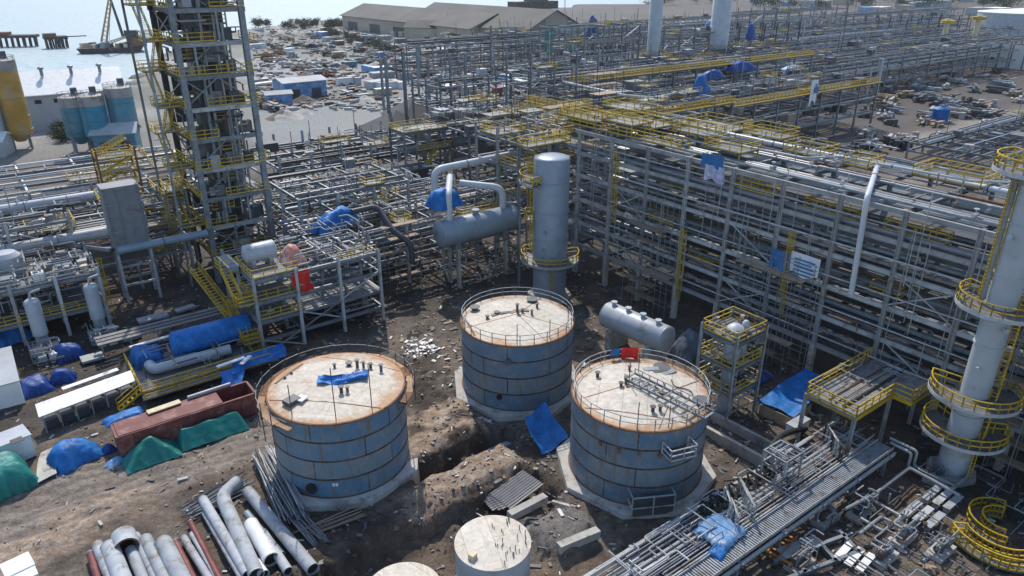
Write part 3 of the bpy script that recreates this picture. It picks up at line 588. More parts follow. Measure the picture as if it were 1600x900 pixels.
# stair laid over the roof of the third tank, with its outside landing
zt=lambda a,b: on_roof(T3,T3[0]+a,T3[1]+b)
mb=MB(); pa=V(T3[0]+.2,T3[1]+1.6,zt(.2,1.6)+.35); pb=V(T3[0]+1.1,T3[1]-6.9,TH+.75); dd=(pb-pa); sd=dd.cross(V(0,0,1)).normalized()*.75
for k in (-1,1): mb.bar(pa+sd*k,pb+sd*k,.12,.22); mb.bar(pa+sd*k+V(0,0,.5),pb+sd*k+V(0,0,.5),.06)
for k in range(11): q=pa+dd*(k/10); mb.bar(q-sd,q+sd,.2,.08); mb.bar(q+sd,q+sd+V(0,0,.5),.06); mb.bar(q-sd,q-sd+V(0,0,.5),.06)
t3.add('roof_stair',mb,STEEL)
for k in range(3): 
    a=.9+k*1.1; t3.add('cable',MB().path([(T3[0]+a+.3*math.sin(i*.9),T3[1]-3.5+i*.35,zt(a,-3.5+i*.35)+.08) for i in range(9)],.05,5),RUBBER,r3)
c=cd=camdir(T3)+.55
pl=t3.add('landing',MB().box((T3[0]+(TR+.8)*math.cos(c),T3[1]+(TR+.8)*math.sin(c),TH-2.1),(1.5,2.6,.1),rz=c),GRATE)
mb=MB(); 
for s in (-1.25,1.25):
    a=(T3[0]+(TR+.1)*math.cos(c)-s*math.sin(c),T3[1]+(TR+.1)*math.sin(c)+s*math.cos(c),TH-2.05); b=(T3[0]+(TR+1.5)*math.cos(c)-s*math.sin(c),T3[1]+(TR+1.5)*math.sin(c)+s*math.cos(c),TH-2.05)
    rail_mb(mb,[a,b],1.1)
    if s<0: last=b
    else: rail_mb(mb,[last,b],1.1)
t3.add('railing',mb,STEELL,pl)
# pipe seen under the stair: brackets on the shell
for k in range(5):
    a=camdir(T3)-.5+.28*k; t3.add('shell_bracket',MB().box((T3[0]+(TR+.12)*math.cos(a),T3[1]+(TR+.12)*math.sin(a),TH-2.2-.1*(k%2)),(.25,.25,.4),rz=a),RUSTM,s3)
# cloth left on the roof of the first tank
def cloth(name,label,c,z,du,dv,rz,m,seed,h=.25,cat='cloth',group=None):
    co,si=math.cos(rz),math.sin(rz)
    def fn(a,b):
        x,y=(a-.5)*du,(b-.5)*dv; y+=.5*dv*math.sin(a*5+seed)*.6; bump=h*(abs(vnoise(a*7+seed,b*5)-.5)*2)
        y*=.55+.8*vnoise(a*4+seed,2.3); return (c[0]+x*co-y*si,c[1]+x*si+y*co,z+bump)
    return Thing(name,label,cat,(c[0],c[1],z),group,mb=MB().slab(20,10,fn,.03),m=m)
cloth('cloth','crumpled blue cloth lying on the cream roof of a storage tank',(T1[0]+.6,T1[1]-.1),TH+.58,4.6,1.3,-PA+.12,BLUE,3.0,.35)
# red and blue cloth hung over the third tank's rail
def hung(name,label,p,q,z1,z0,m,seed,cat='cloth'):
    p=Vector(p);q=Vector(q); nrm=(q-p).cross(V(0,0,1)).normalized()
    def fn(a,b): 
        w=p+(q-p)*a+nrm*(.12*math.sin(a*9+seed)*(b)+.05); return (w.x,w.y,z1+(z0-z1)*b*(1+.12*math.sin(a*7+seed)))
    mb=MB(); o=0; mb.grid(10,6,fn); nv=len(mb.v); mb.v+= [(x+nrm.x*.03,y+nrm.y*.03,z) for x,y,z in mb.v]; mb.f+=[tuple(i+nv for i in reversed(f)) for f in mb.f]
    return Thing(name,label,cat,(p.x,p.y,z0),mb=mb,m=m)
def rimp(c,a,r=TR-.05): return (c[0]+r*math.cos(a),c[1]+r*math.sin(a),0)
hung('cloth','bright red cloth hanging on the roof rail of a storage tank',rimp(T3,rad(62)),rimp(T3,rad(46)),TH+1.3,TH+.1,RED,1)
hung('cloth','blue cloth hanging beside the red cloth on a tank rail',rimp(T3,rad(73)),rimp(T3,rad(63)),TH+1.25,TH+.35,BANB,2)
# two small round tanks at the bottom of the picture
def small_tank(label,c,r,h,group=None):
    t=Thing('small_tank',label,'tank',(*c,0)); u,v=c
    t.add('shell',MB().lathe((u,v,-.8),[(r,0),(r,h+.8)],64,close=False),PALEGREY)
    t.add('foundation',MB().lathe((u,v,-1.3),[(r+.5,0),(r+.5,.8),(r,.8)],32,close=False),CONC)
    rf=t.add('roof',MB().lathe((u,v,h+.004),[(r+.06,-.03),(r+.06,.03),(r*.5,.14),(.001,.22)],64,close=False),roof_mat('small_tank_roof',u*.1,-.06))
    return t,rf
ST=U(770,847,4.2); s_,rf_=small_tank('small pale round tank dotted with stud bolts on its flat roof',ST,2.85,4.2)
for k in range(26):
    a=R.uniform(-1.9,1.0); d=R.uniform(.5,2.6); s_.add('stud',MB().tube((ST[0]+d*math.cos(a),ST[1]+d*math.sin(a),4.2),(ST[0]+d*math.cos(a),ST[1]+d*math.sin(a),4.2+R.uniform(.3,.6)),.035,5),STEELD,rf_)
c=camdir(ST)-.75; s_.add('hatch',MB().box((ST[0]+2.2*math.cos(c),ST[1]+2.2*math.sin(c),4.42),(.5,.5,.5),rz=.3),CREAMY,rf_)
ST2=U(630,925,4.0); small_tank('small pale round tank with a bare roof, cut by the bottom edge',ST2,2.7,4.0)
# ------------------------------------------------------------------ the long pipe rack on the right
t=Thing('pipe_rack','long six-level steel pipe rack running down the right side, carrying the white overhead line','pipe rack',(71,30,0))
RU=[71,81,91]; RV=[78.4-6.8*i for i in range(13)]; RL=[5.0,8.6,12.2,15.9,19.2,22.3]
for a in RU:
    for c in RV:
        t.add('column',MB().ibeam((a,c,-.2),(a,c,22.3),.42,.42),STEELL if a==71 else STEEL)
        if a==71: t.add('fireproofing',MB().box((a,c,2.3),(.62,.62,5.2)),CONC)
for z in RL:
    for c in RV: t.add('beam',MB().ibeam((71,c,z-.24),(91,c,z-.24),.3,.44),STEEL)
    for a in RU: t.add('beam',MB().ibeam((a,RV[-1]-1,z-.27),(a,RV[0]+1,z-.27),.3,.5),STEELL if a==71 else STEEL)
for z in (6.8,10.4,14.0,17.6): t.add('strut',MB().ibeam((71.05,RV[-1],z),(71.05,RV[0],z),.2,.26),STEEL)
for i in (1,4,7,10):
    for k in (1,3): xbrace(t,(71,RV[i+1],RL[k-1]),(71,RV[i],RL[k]),STEELL)
for z,nn,rm in [(5,17,.2),(8.6,17,.24),(12.2,17,.28),(15.9,16,.3),(19.2,16,.3),(22.3,15,.26)]:
    pipe_runs(t,'v',RV[-1],RV[0]+3,71.5,90.6,z,nn,rm,.7,rmin=.07)
# cable trays with covers along the front of each level
for z,u0,wd in [(16.2,71.9,1.2),(12.5,72.0,.9),(19.5,72.1,1.0),(22.6,72.4,1.1),(8.9,72.0,1.0),(22.6,86,1.6)]:
    mb=MB().box((u0,(RV[-1]+RV[0])/2,z),(wd,RV[0]-RV[-1],.12)).box((u0-wd/2,(RV[-1]+RV[0])/2,z+.1),(.05,RV[0]-RV[-1]-.1,.2)); t.add('cable_tray',mb,R.choice([DECK,GRATE,STEEL]))
for z in RL[:5]:
    for u0 in (74.5+R.random(),79+R.random(),84+R.random()): t.add('cable_tray',MB().box((u0,(RV[-1]+RV[0])/2,z+.75+R.uniform(0,.5)),(R.uniform(1.2,2.6),RV[0]-RV[-1]-R.uniform(0,14),.14)),R.choice([GRATE,STEELD,STEEL]))
for z in (20.6,17.2,13.4,9.8,6.2): t.add('edge_pipe',MB().tube((70.55,RV[-1],z),(70.55,RV[0]-R.uniform(0,10),z),.09,6),STEELL)
branches(t,71.3,90.5,RV[-1],RV[0],22.5,25.0,70,.11); branches(t,70.9,74,RV[-1],RV[0],5.5,21.5,70,.08)
# yellow railed platforms on and along the rack
walkway(t,71.6,73.4,60,84,22.75,'WE'); walkway(t,74,80,68,76,23.6,'NSEW'); walkway(t,76,80,80,87,22.8,'NSW'); walkway(t,71.5,75.5,76,86,19.6,'WNS')
walkway(t,83,89,62,70,23.0,'NSEW'); walkway(t,72,74.5,57.5,63,16.6,'W')
for a,b,c,d,z in [(80,84,46,51,23.2),(82,87,29,36,23.0),(80,83.5,40,43,23.1),(84,88,20,26,23.0),(71.6,73,46,52,19.9),(71.6,73,36,42,19.7),(71.6,73,27,33,19.7),(71.5,73,60,65,12.6),(71.5,73,53,57,9.0),(71.4,72.6,30,33,12.9)]: walkway(t,a,b,c,d,z,'NSEW')
for v_,z in [(70,19.5),(57.2,12),(42,16)]: ladder(t,(70.6,v_,z-9),z+1.2,math.pi/2)
for i in range(46): valve(t,(R.uniform(72,90),R.uniform(RV[-1],RV[0]),22.9),R.uniform(.7,1.4),R.choice([YEL,STEELL,PIPES[0],PIPES[1],PIPES[4]]))
# thin drop lines and hangers on the face of the rack
for i in range(54):
    c=R.uniform(RV[-1],RV[0]); z0=R.choice(RL[:4]); t.add('drop_line',MB().tube((70.7+R.uniform(-.15,.1),c,z0-R.uniform(0,3)),(70.7,c,z0+R.uniform(4,9)),.05,5),R.choice([STEELL,PIPES[0],PIPES[3]]))
def pline(name,label,pts,r,m,seams=True,cat='pipeline',group=None,n=14):
    t=Thing(name,label,cat,tuple(Vector(pts[0])),group); o=t.add('pipe_run',MB().bend(pts,r,n,rb=3*r,k=6),m)
    for a,b in zip(pts[:-1],pts[1:]):
        a=Vector(a);b=Vector(b);L=(b-a).length
        for k in range(1,int(L/6)):
            c=a+(b-a)*(k*6/L); d=(b-a).normalized(); t.add('joint_band',MB().lathe(c,[(r+.002,-.05),(r+.05,-.05),(r+.05,.05),(r+.002,.05)],14,axis=d,close=False),STEELD,o)
    return t
WPIPE=mat('white_pipe_coating',(0.52,0.545,0.56),0.4,0.0,0.12,.6,(.4,.38,.35),.15,.8)
HP=lambda x,y:(U(1370,258,22.95)[0],U(x,y,22.95)[1],22.95)
pline('overhead_pipe','long straight white pipe along the back edge of the right-hand rack',[HP(1100,200),HP(1370,258),(HP(1370,258)[0],8,22.95)],.33,WPIPE)
pline('drop_pipe','white pipe that bends over the rack front and hangs down in the air',[(HP(0,0)[0]-.2,HP(1375,258)[1],23.3),(70.3,34.6,23.0),(70.3,34.2,12.4)],.29,WPIPE)
pline('thin_pipe','thin white line zigzagging over the top of the right rack',[(76,58,23.6),(77,46,23.6),(81,44,23.6),(82,30,23.6),(86,26,23.6),(86,18,23.6)],.14,WPIPE)
# things hung on the rack
def board(name,label,p,q,z1,z0,m,cat='banner'): return hung(name,label,p,q,z1,z0,m,R.random()*5,cat)
b_=onu(1097,250,70.6);c_=onu(1131,250,70.6)
t_=hung('banner','pale lilac banner with a blue panel hung high on the rack front',(70.6,b_[0],0),(70.6,c_[0],0),onu(1097,238,70.6)[1],onu(1113,262,70.6)[1],BANB,1,'banner')
hung('banner','pale lilac torn sheet hanging below the blue panel banner',(70.55,onu(1103,262,70.6)[0],0),(70.55,onu(1134,262,70.6)[0],0),onu(1113,258,70.6)[1],onu(1120,284,70.6)[1],PURPLE,2,'banner')
hung('banner','blue banner hung at mid height on the front of the pipe rack',(70.5,onu(1204,400,70.5)[0],0),(70.5,onu(1237,400,70.5)[0],0),onu(1215,390,70.5)[1],onu(1220,421,70.5)[1],BANB,3,'banner')
tw=hung('banner','white banner with lines of small blue print beside a blue one',(70.45,onu(1237,400,70.5)[0],0),(70.45,onu(1283,410,70.5)[0],0),onu(1260,398,70.5)[1],onu(1262,433,70.5)[1],BANW,4,'banner')
va,vb=onu(1240,405,70.5)[0],onu(1281,415,70.5)[0]
for k in range(5): z=onu(1260,404,70.5)[1]-.42*k; tw.add('print_line',MB().bar((70.2,va-.3,z-.25),(70.2,va+(vb-va)*R.uniform(.7,.94),z-.25),.04,.16),BANB)
# ------------------------------------------------------------------ tall columns
def tower_vessel(label,c,segs,m,platforms,ladders=True,rings=(),cap=True,lad=0.0):
    t=Thing('column_vessel',label,'column',(*c,0)); u,v=c
    prof=[]; 
    for r,z in segs: prof.append((r,z))
    if cap: r,z=prof[-1]; prof+=[(r*math.cos(g),z+r*.22*math.sin(g)) for g in [math.pi/2*k/6 for k in range(1,6)]]+[(.001,z+r*.22)]
    sh=t.add('shell',MB().lathe((u,v,0),prof,40,close=False),m)
    t.add('foundation',MB().lathe((u,v,-.5),[(segs[0][0]+.9,0),(segs[0][0]+.9,1.0),(.01,1.0)],8,close=False),CONC,smooth=0)
    def rad_at(z):
        for (r0,z0),(r1,z1) in zip(segs[:-1],segs[1:]):
            if z0<=z<=z1: return r0+(r1-r0)*(z-z0)/max(z1-z0,1e-6)
        return segs[-1][0]
    for z in rings: r=rad_at(z); t.add('stiffener_ring',MB().lathe((u,v,z),[(r+.002,-.06),(r+.09,-.06),(r+.09,.06),(r+.002,.06)],40,close=False),m,sh)
    for z,a0,a1,wd in platforms:
        r=rad_at(z); n=max(6,int((a1-a0)/.25)); full=a1-a0>6.2
        prof_=[(r+.05,0),(r+wd,0),(r+wd,.12),(r+.05,.12),(r+.05,0)]
        p=t.add('platform',MB().lathe((u,v,z-.12),prof_,n*2,a0=a0,a1=a1,close=False),GRATE)
        t.add('kick_ring',MB().lathe((u,v,z-.2),[(r+wd+.002,0),(r+wd+.05,0),(r+wd+.05,.35),(r+wd+.002,.35),(r+wd+.002,0)],n*2,a0=a0,a1=a1,close=False),STEELL,p)
        mb=MB(); pts=arc((u,v),r+wd-.05,a0,a1,n,z); rail_mb(mb,pts,1.15,step=1.2,toe=False,r=.045); 
        if not full:
            for a in (a0,a1): rail_mb(mb,[(u+(r+.1)*math.cos(a),v+(r+.1)*math.sin(a),z),(u+(r+wd)*math.cos(a),v+(r+wd)*math.sin(a),z)],1.15,step=1.2,toe=False,r=.045)
        t.add('railing',mb,YEL,p)
        for k in range(0,n+1,2): a=a0+(a1-a0)*k/n; t.add('bracket',MB().bar((u+(r)*math.cos(a),v+(r)*math.sin(a),z-1.1),(u+(r+wd-.1)*math.cos(a),v+(r+wd-.1)*math.sin(a),z-.2),.1),STEELL,p)
    return t,sh
CC=(61.8,73.6); ca_=camdir(CC)
t,sh=tower_vessel('tall grey column standing between the tanks and the middle rack',CC,[(2.35,.5),(2.35,4.6),(2.45,4.7),(2.45,20.4)],BLUEGREY,[(6.0,ca_-2.1,ca_+1.9,1.7),(17.4,ca_-2.3,ca_-.6,2.0),(12.0,ca_-1.8,ca_-1.2,1.2)],rings=(4.7,13.2,9.4,17.4))
for a,z,s in [(.5,9.5,.28),(.55,7.6,.25),(-.35,10.6,.3),(-1.3,9.4,.2),(-1.3,8.2,.2),(1.3,11.5,.2),(-.4,8.0,.22),(-.45,6.9,.3)]:
    t.add('nozzle',MB().lathe((CC[0]+2.4*math.cos(ca_+a),CC[1]+2.4*math.sin(ca_+a),z),[(s*.7,0),(s*.7,.35),(s,.35),(s,.45)],12,axis=(math.cos(ca_+a),math.sin(ca_+a),0)),BLUEGREY,sh)
ladder(t,(CC[0]+2.75*math.cos(ca_+.15),CC[1]+2.75*math.sin(ca_+.15),.2),7.2,ca_+.15+math.pi/2)
walkway(t,CC[0]-2.2,CC[0]+5.5,CC[1]+2.6,CC[1]+5,21.6,'NSEW'); ladder(t,(CC[0]-2.75,CC[1]+.8,7),20.5,math.pi/2)
for k in (-1.8,4.8): t.add('platform_leg',MB().ibeam((CC[0]+k,CC[1]+4.9,0),(CC[0]+k,CC[1]+4.9,21.5),.3,.3),STEEL)
RC=(66.6,19.6); ca_=camdir(RC)
t,sh=tower_vessel('tall white column at the right edge with yellow ring platforms around it',RC,[(1.3,.5),(1.3,6.9),(1.15,8.8),(1.2,30),(1.2,36)],PALEGREY,[(4.9,ca_-2.3,ca_+2.0,2.2),(8.9,ca_-1.7,ca_+2.4,2.5),(17.6,ca_-2.2,ca_+1.4,2.2),(29.3,ca_-2.4,ca_+2.0,2.1)],rings=(7.0,8.8,14,20.5,25,30))
for z0,z1,a in [(5,9.8,1.4),(9,18.6,1.75),(17.7,30.5,-1.35),(0,5.8,1.0)]: ladder(t,(RC[0]+1.75*math.cos(ca_+a),RC[1]+1.75*math.sin(ca_+a),z0),z1,ca_+a+math.pi/2)
for a,z,s in [(.3,7.8,.35),(-.2,12,.2),(.6,16,.22),(-.5,24,.2)]:
    t.add('nozzle',MB().lathe((RC[0]+1.2*math.cos(ca_+a),RC[1]+1.2*math.sin(ca_+a),z),[(s*.7,0),(s*.7,.4),(s,.4),(s,.5)],12,axis=(math.cos(ca_+a),math.sin(ca_+a),0)),PALEGREY,sh)
q=(RC[0]+1.5*math.cos(ca_-1.3),RC[1]+1.5*math.sin(ca_-1.3)); pline('riser_pipe','slim white riser clamped to the tall column at the right edge',[(*q,17.9),(*q,29)],.2,PIPES[0])
# ------------------------------------------------------------------ middle rack, from the tower to the tall column
t=Thing('pipe_rack','crowded low pipe rack between the tall steel tower and the tall grey column','pipe rack',(52,100,0))
MUS=[35.5+6.2*i for i in range(6)]; MVS=[90,98,106,114]
frame(t,MUS,MVS,[4.6,8.2],.36,.28,.4,9.6,STEELL)
pipe_runs(t,'u',34,69,90.3,113.6,8.2,30,.3,.75); pipe_runs(t,'u',34,69,90.3,113.6,4.6,20,.3,.8)
branches(t,34,68,90,114,8.4,11.5,90,.13); branches(t,34,68,89.5,92,1,8,20,.1)
for i in range(36): valve(t,(R.uniform(35,68),R.uniform(90,114),8.9),R.uniform(.8,1.6))
for a,b,c,d,z in [(47,49.5,91,93.5,9.4),(57,66,89,90.4,8.9),(40,43,95,98,9.6),(52,54,103,106,9.5)]: walkway(t,a,b,c,d,z,'NSEW')
for i in range(26): u_=R.uniform(34,69);v_=R.uniform(90,114); t.add('stanchion',MB().tube((u_,v_,8.2),(u_,v_,8.2+R.uniform(1.5,5)),.055,5),R.choice([STEELL,STEEL,PIPES[1]]))
t=Thing('vessel','pale blue-grey horizontal drum on concrete piers in front of the middle rack','vessel',(57,84.5,0))
vessel(t,(50.8,85.2,8.6),(64,85.2,8.6),1.95,BLUEGREY,saddles=False)
for k in (53,61.6):
    t.add('saddle',MB().box((k,85.2,6.6),(.9,2.6,1.2)),STEEL)
    for c in (84.0,86.4): t.add('leg',MB().ibeam((k,c,0),(k,c,6.1),.5,.5),CONC)
branches(t,50,65,82.6,87.5,.5,6.4,46,.12); t.add('nozzle',MB().lathe((57,85.2,10.4),[(.4,0),(.4,.6),(.6,.6),(.6,.75)],14),BLUEGREY); t.add('nozzle',MB().lathe((63,85.2,10.4),[(.3,0),(.3,.6),(.5,.6),(.5,.75)],14),BLUEGREY)
walkway(t,52,64,87.2,88.4,8.4,'N')
pline('elbow_pipe','fat pale pipe rising out of the drum and bending back over the rack',[(52.4,85.2,9.4),(52.4,85.2,14.2),(57,92,14.6)],.5,WPIPE)
pline('elbow_pipe','fat pale pipe curling over the right end of the drum',[(62,85.2,9.5),(62,85.2,13.6),(57.5,90,14.0)],.5,WPIPE)
pline('overhead_pipe','fat white pipe crossing high above the middle rack towards the grey column',[(56,95,11.2),(56,95,15.2),(78,95,15.6)],.55,WPIPE)
pline('black_pipe','black elbowed pipe beside the blue cover on the middle rack',[(40.5,92,12.2),(44.5,92,12.3),(44.7,88,9.5),(46.4,86,8.0),(46.4,86,5)],.42,PIPES[2])
tarp('tarpaulin','blue tarpaulin wrapped over a pipe end left of the black elbowed pipe',(38.0,92.6),7.4,3.0,2.2,.5,BLUE,10.4,4,cat='tarpaulin')
tarp('tarpaulin','blue tarpaulin bundled around the fat pipe above the drum',(52.8,87.2),4.6,3.8,2.6,.2,BLUE,12.0,7,sq=4)
# ------------------------------------------------------------------ steel tower on the left with its reactor
t=Thing('steel_tower','tall open steel tower with yellow railed floors at the left','tower',(29.3,112.8,0))
TU=[24.8,33.9]; TV=[107.6,118.2]; TZ=[4.5+4.3*i for i in range(10)]
for a in TU:
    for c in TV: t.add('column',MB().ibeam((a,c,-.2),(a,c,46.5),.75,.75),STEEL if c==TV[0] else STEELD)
for k,z in enumerate(TZ):
    for c in TV: t.add('beam',MB().ibeam((TU[0]-.6,c,z-.3),(TU[1]+.6,c,z-.3),.36,.6),STEELL if k%2 else STEEL)
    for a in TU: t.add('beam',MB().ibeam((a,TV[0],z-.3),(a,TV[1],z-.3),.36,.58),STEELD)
    walkway(t,TU[1]+.5,TU[1]+1.8,TV[0]+R.uniform(0,3),TV[0]+R.uniform(5,9),z-.4,'ES') if k%2 else None
    t.add('clad_panel',MB().box((29.3,TV[1]-.6,z-2.1),(R.uniform(5,8.4),.2,R.uniform(2.6,3.8))),STEELD)
    c=((TU[0]+TU[1])/2,(TV[0]+TV[1])/2)
    t.add('floor',MB().lathe((c[0],c[1],z),[(2.6,0),(6.0,0),(6.0,.08),(2.6,.08),(2.6,0)],4,a0=math.pi/4,a1=math.pi/4+2*math.pi,close=False),GRATE,smooth=0)
    ra,rb=(TU[0]-.4,TU[1]+.4) if k%3==0 else ((TU[0]-.4,R.uniform(28,31)) if k%3==1 else (R.uniform(27,30),TU[1]+.4)); rl=MB(); rail_mb(rl,[(ra,TV[0]-.4,z+.1),(rb,TV[0]-.4,z+.1)],1.15,r=.045); t.add('railing',rl,YEL)
    t.add('railing',rail_mb(MB(),[(TU[0]-.4,TV[0]-.4,z+.1),(TU[0]-.4,TV[1],z+.1)],1.15,r=.05),YEL)
    if k%3!=2: xbrace(t,(TU[0],TV[0],z-4),((TU[0]+TU[1])/2,TV[0],z-.4),STEEL); xbrace(t,(TU[1],TV[0]+.2,z-4),((TU[0]+TU[1])/2,TV[0]+.2,z-.4),STEEL)
    um=R.uniform(TU[0]+2,TU[1]-2); t.add('post',MB().ibeam((um,TV[0],z-4.2),(um,TV[0],z-.4),.28,.28),STEEL)
    if R.random()<.8: walkway(t,um-1.6,um+1.6,TV[0]+1,TV[0]+3.4,z-2.1,R.choice(['SW','SE','S']))
    t.add('clad_panel',MB().box((R.uniform(TU[0]+2.4,TU[1]-2.4),TV[0]+2.2,z-1.7),(R.uniform(1.6,3.6),.2,R.uniform(1.6,3.0))),R.choice([STEELD,DECK,STEEL,GRATE]))
    if k%2==0: xbrace(t,(TU[0],TV[1],z-4),(TU[0],TV[0],z-.4),STEEL)
    # side landing and stair on the left face
    if z<42:
        walkway(t,TU[0]-3.6,TU[0]-.5,TV[0]+(1 if k%2 else 6),TV[0]+(5 if k%2 else 10),z+.3,'NSW')
        a,b=(TV[0]+3,TV[0]+8) if k%2 else (TV[0]+8,TV[0]+3); stair(t,(TU[0]-2.6 if k%2 else TU[0]-1.5,a,z+.3),(TU[0]-2.6 if k%2 else TU[0]-1.5,b,z+4.5))
for a in (TU[0]-3.7,): 
    for c in (TV[0]+.8,TV[0]+10.2): t.add('stair_post',MB().ibeam((a,c,0),(a,c,45),.3,.3),STEEL)
branches(t,TU[0]+.2,TU[1]-.2,TV[0],TV[1],3,45,220,.18,[STEELD,STEEL,PIPES[1],PIPES[2],PIPES[4]]); 
for i in range(8): u_=R.uniform(TU[0]+1,TU[1]-1); t.add('riser',MB().tube((u_,TV[0]+.5+R.random(),R.uniform(2,20)),(u_,TV[0]+.5,R.uniform(28,45)),R.uniform(.08,.25),8),pickpipe())
for i in range(80): 
    z=R.choice(TZ)+.1; u_=R.uniform(TU[0]+1,TU[1]-1.2); d=R.uniform(.6,1.5); t.add('equipment_box',MB().box((u_,TV[0]+R.uniform(.6,1.6),z+d*.6),(d,d*.7,d*1.2)),R.choice([STEELL,STEELD,STEELD,STEELD,DECK,GRATE]))
t,sh=tower_vessel('dark banded reactor column standing inside the left steel tower',(29.3,112.9),[(2.2,.5),(2.2,46)],mat('dark_reactor_wrap',(0.085,0.085,0.09),.6,.1,.4,.4,(.17,.10,.06),.35,.4),[],rings=[4+4.3*i for i in range(10)],cap=False)
# ------------------------------------------------------------------ structure behind the first tank with a stair at its left end
t=Thing('process_structure','three-storey steel process structure with yellow stairs behind the plank-rimmed tank','structure',(30,88,0))
frame(t,[22.4,27.6,33.2,38.8],[81,87,93],[2.2,4.6,7.2,10.0],.36,.28,.42,10.4,STEELL)
for z,rs in [(10.0,'SWN'),(7.2,'SW'),(4.6,'S')]: walkway(t,22.4,28.0,81.1,86.9,z+.16,rs,deck=DECK)
walkway(t,33.3,38.6,81.2,86.5,9.6+.2,'S'); walkway(t,28.2,38.6,81.2,92.8,4.7,'',deck=DECK)
pipe_runs(t,'u',22.5,39,81.4,92.6,10.0,14,.22,.5); pipe_runs(t,'u',22.5,39,81.4,92.6,7.2,12,.22,.6); pipe_runs(t,'u',22.5,39,81.4,92.6,4.6,10,.22,.6); pipe_runs(t,'u',22.5,39,81.2,92.6,2.2,10,.22,.6)
branches(t,22.5,39,81,93,.4,9.6,90,.12); branches(t,28,39,81,93,10,13,50,.13)
for i in range(5): xbrace(t,(22.4+5.2*(i%3),80.95,[0,2.2,4.6][i%3]),(27.6+5.4*(i%3),80.95,[2.2,4.6,7.2][i%3]),STEELL)
for k,(z0,z1) in enumerate([(0,2.3),(2.3,4.7),(4.7,7.3),(7.3,10.1)]):
    a,b=(82,86.5) if k%2 else (86.5,82); stair(t,(20.7 if k%2 else 21.7,a,z0),(20.7 if k%2 else 21.7,b,z1)); walkway(t,20.2,22.3,(86.5 if k%2 else 80.6),(88.2 if k%2 else 82),z1,'NSW')
stair(t,(18.6,92.5,8.6),(21.5,80.6,1.2),1.2); 
for i in range(22): valve(t,(R.uniform(23,39),R.uniform(81.5,92),R.choice([10.5,7.6,5.0])),R.uniform(.8,1.5))
t=Thing('vessel','small pale drum on the top deck of the yellow-stair structure','vessel',(25,84.6,10.2)); vessel(t,(23.2,85.2,11.9),(26.6,85.2,11.9),1.15,PALEGREY,zb=10.2)
t=Thing('trough','open pale blue trough on the deck edge left of the small drum','trough',(22.6,87.5,9.8)); t.add('body',MB().box((21.6,87.5,10.3),(1.1,4.5,.7)).box((21.6,85.3,10.66),(1.2,.08,.1)),BLUEGREY); t.add('rim',MB().box((21.0,87.5,10.7),(.12,4.6,.1)).box((22.2,87.5,10.7),(.12,4.6,.1)),WHITE)
hung('cloth','red and white sheet draped over the railing of the stair structure',(27.0,81.0,0),(29.3,81.0,0),10.0,8.1,RED,2)
hung('cloth','scarlet rag hanging on the deck below the red and white sheet',(28.0,80.9,0),(29.6,80.9,0),8.0,7.1,RED,5)
tarp('tarpaulin','pale pink and orange netting heap beside the small drum',(28.4,84),2.6,2.6,2.2,.2,mat('pink_netting',(.55,.2,.14),.8,0,.5,1.2,(.7,.6,.5),.45,1.0),10.0,5,sq=2.5)
# ------------------------------------------------------------------ left-hand racks and modules
def P(x,y,z=0.0): return (*U(x,y,z),z)
t=Thing('pipe_rack','broad low pipe rack at the left edge, running up to the steel tower','pipe rack',(0,124,0))
frame(t,[-30+7.5*i for i in range(8)],[112,120,128,136],[4.8,8.0],.36,.3,.42,8.6,STEELL)
pipe_runs(t,'u',-30,22.5,112.3,135.6,8.0,26,.34,.8); pipe_runs(t,'u',-30,22.5,112.3,135.6,4.8,16,.3,.8)
branches(t,-16,22,112,136,8.2,10.6,70,.12)
for a,b,c,d,z in [(3,9,118,124,9.2),(14,20,128,134,9.0),(16,21,118,124,9.6),(-4,0,130,134,9)]: walkway(t,a,b,c,d,z,'NSEW')
for i in range(26): valve(t,(R.uniform(-8,22),R.uniform(113,135),8.7),R.uniform(.8,1.7))
pline('fat_pipe','fat pale pipe lying along the front of the left-hand rack',[(-30,112.6,9.4),(14,112.6,9.4)],.8,PIPES[0])
pline('fat_pipe','fat pale pipe along the far side of the left-hand rack, capped at its end',[(-32,135.2,9.0),(16.6,135.2,9.0)],.78,WPIPE)
t=Thing('pipe_rack','farther pipe rack of open white beams behind the left-hand rack','pipe rack',(0,160,0))
frame(t,[-42+9.5*i for i in range(9)],[146,155,164,172],[4.5,8.0],.4,.34,.46,8.4,STEELL,WHITE)
pipe_runs(t,'u',-42,34,146.3,171.6,8.0,16,.34,.8); pipe_runs(t,'u',-42,34,146.3,171.6,4.5,12,.34,.9); branches(t,-20,34,146,172,8.2,10,40,.14)
for a,b,c,d,z in [(26,33,146,152,9.5),(20,26,152,158,10.5),(12,17,147,151,9)]: walkway(t,a,b,c,d,z,'NSEW')
t=Thing('stair_tower','rusty yellow stair tower rising between the two left-hand racks','stair tower',(19,141,0))
for k in range(6): walkway(t,16,22,138.5,143,2+2.4*k,'NSEW'); stair(t,(16.5,139+(k%2)*3,2+2.4*k),(21.5,139+(k%2)*3,4.4+2.4*k))
for a in (16,22):
    for c in (138.5,143): t.add('post',MB().ibeam((a,c,0),(a,c,15.5),.3,.3),RUSTM)
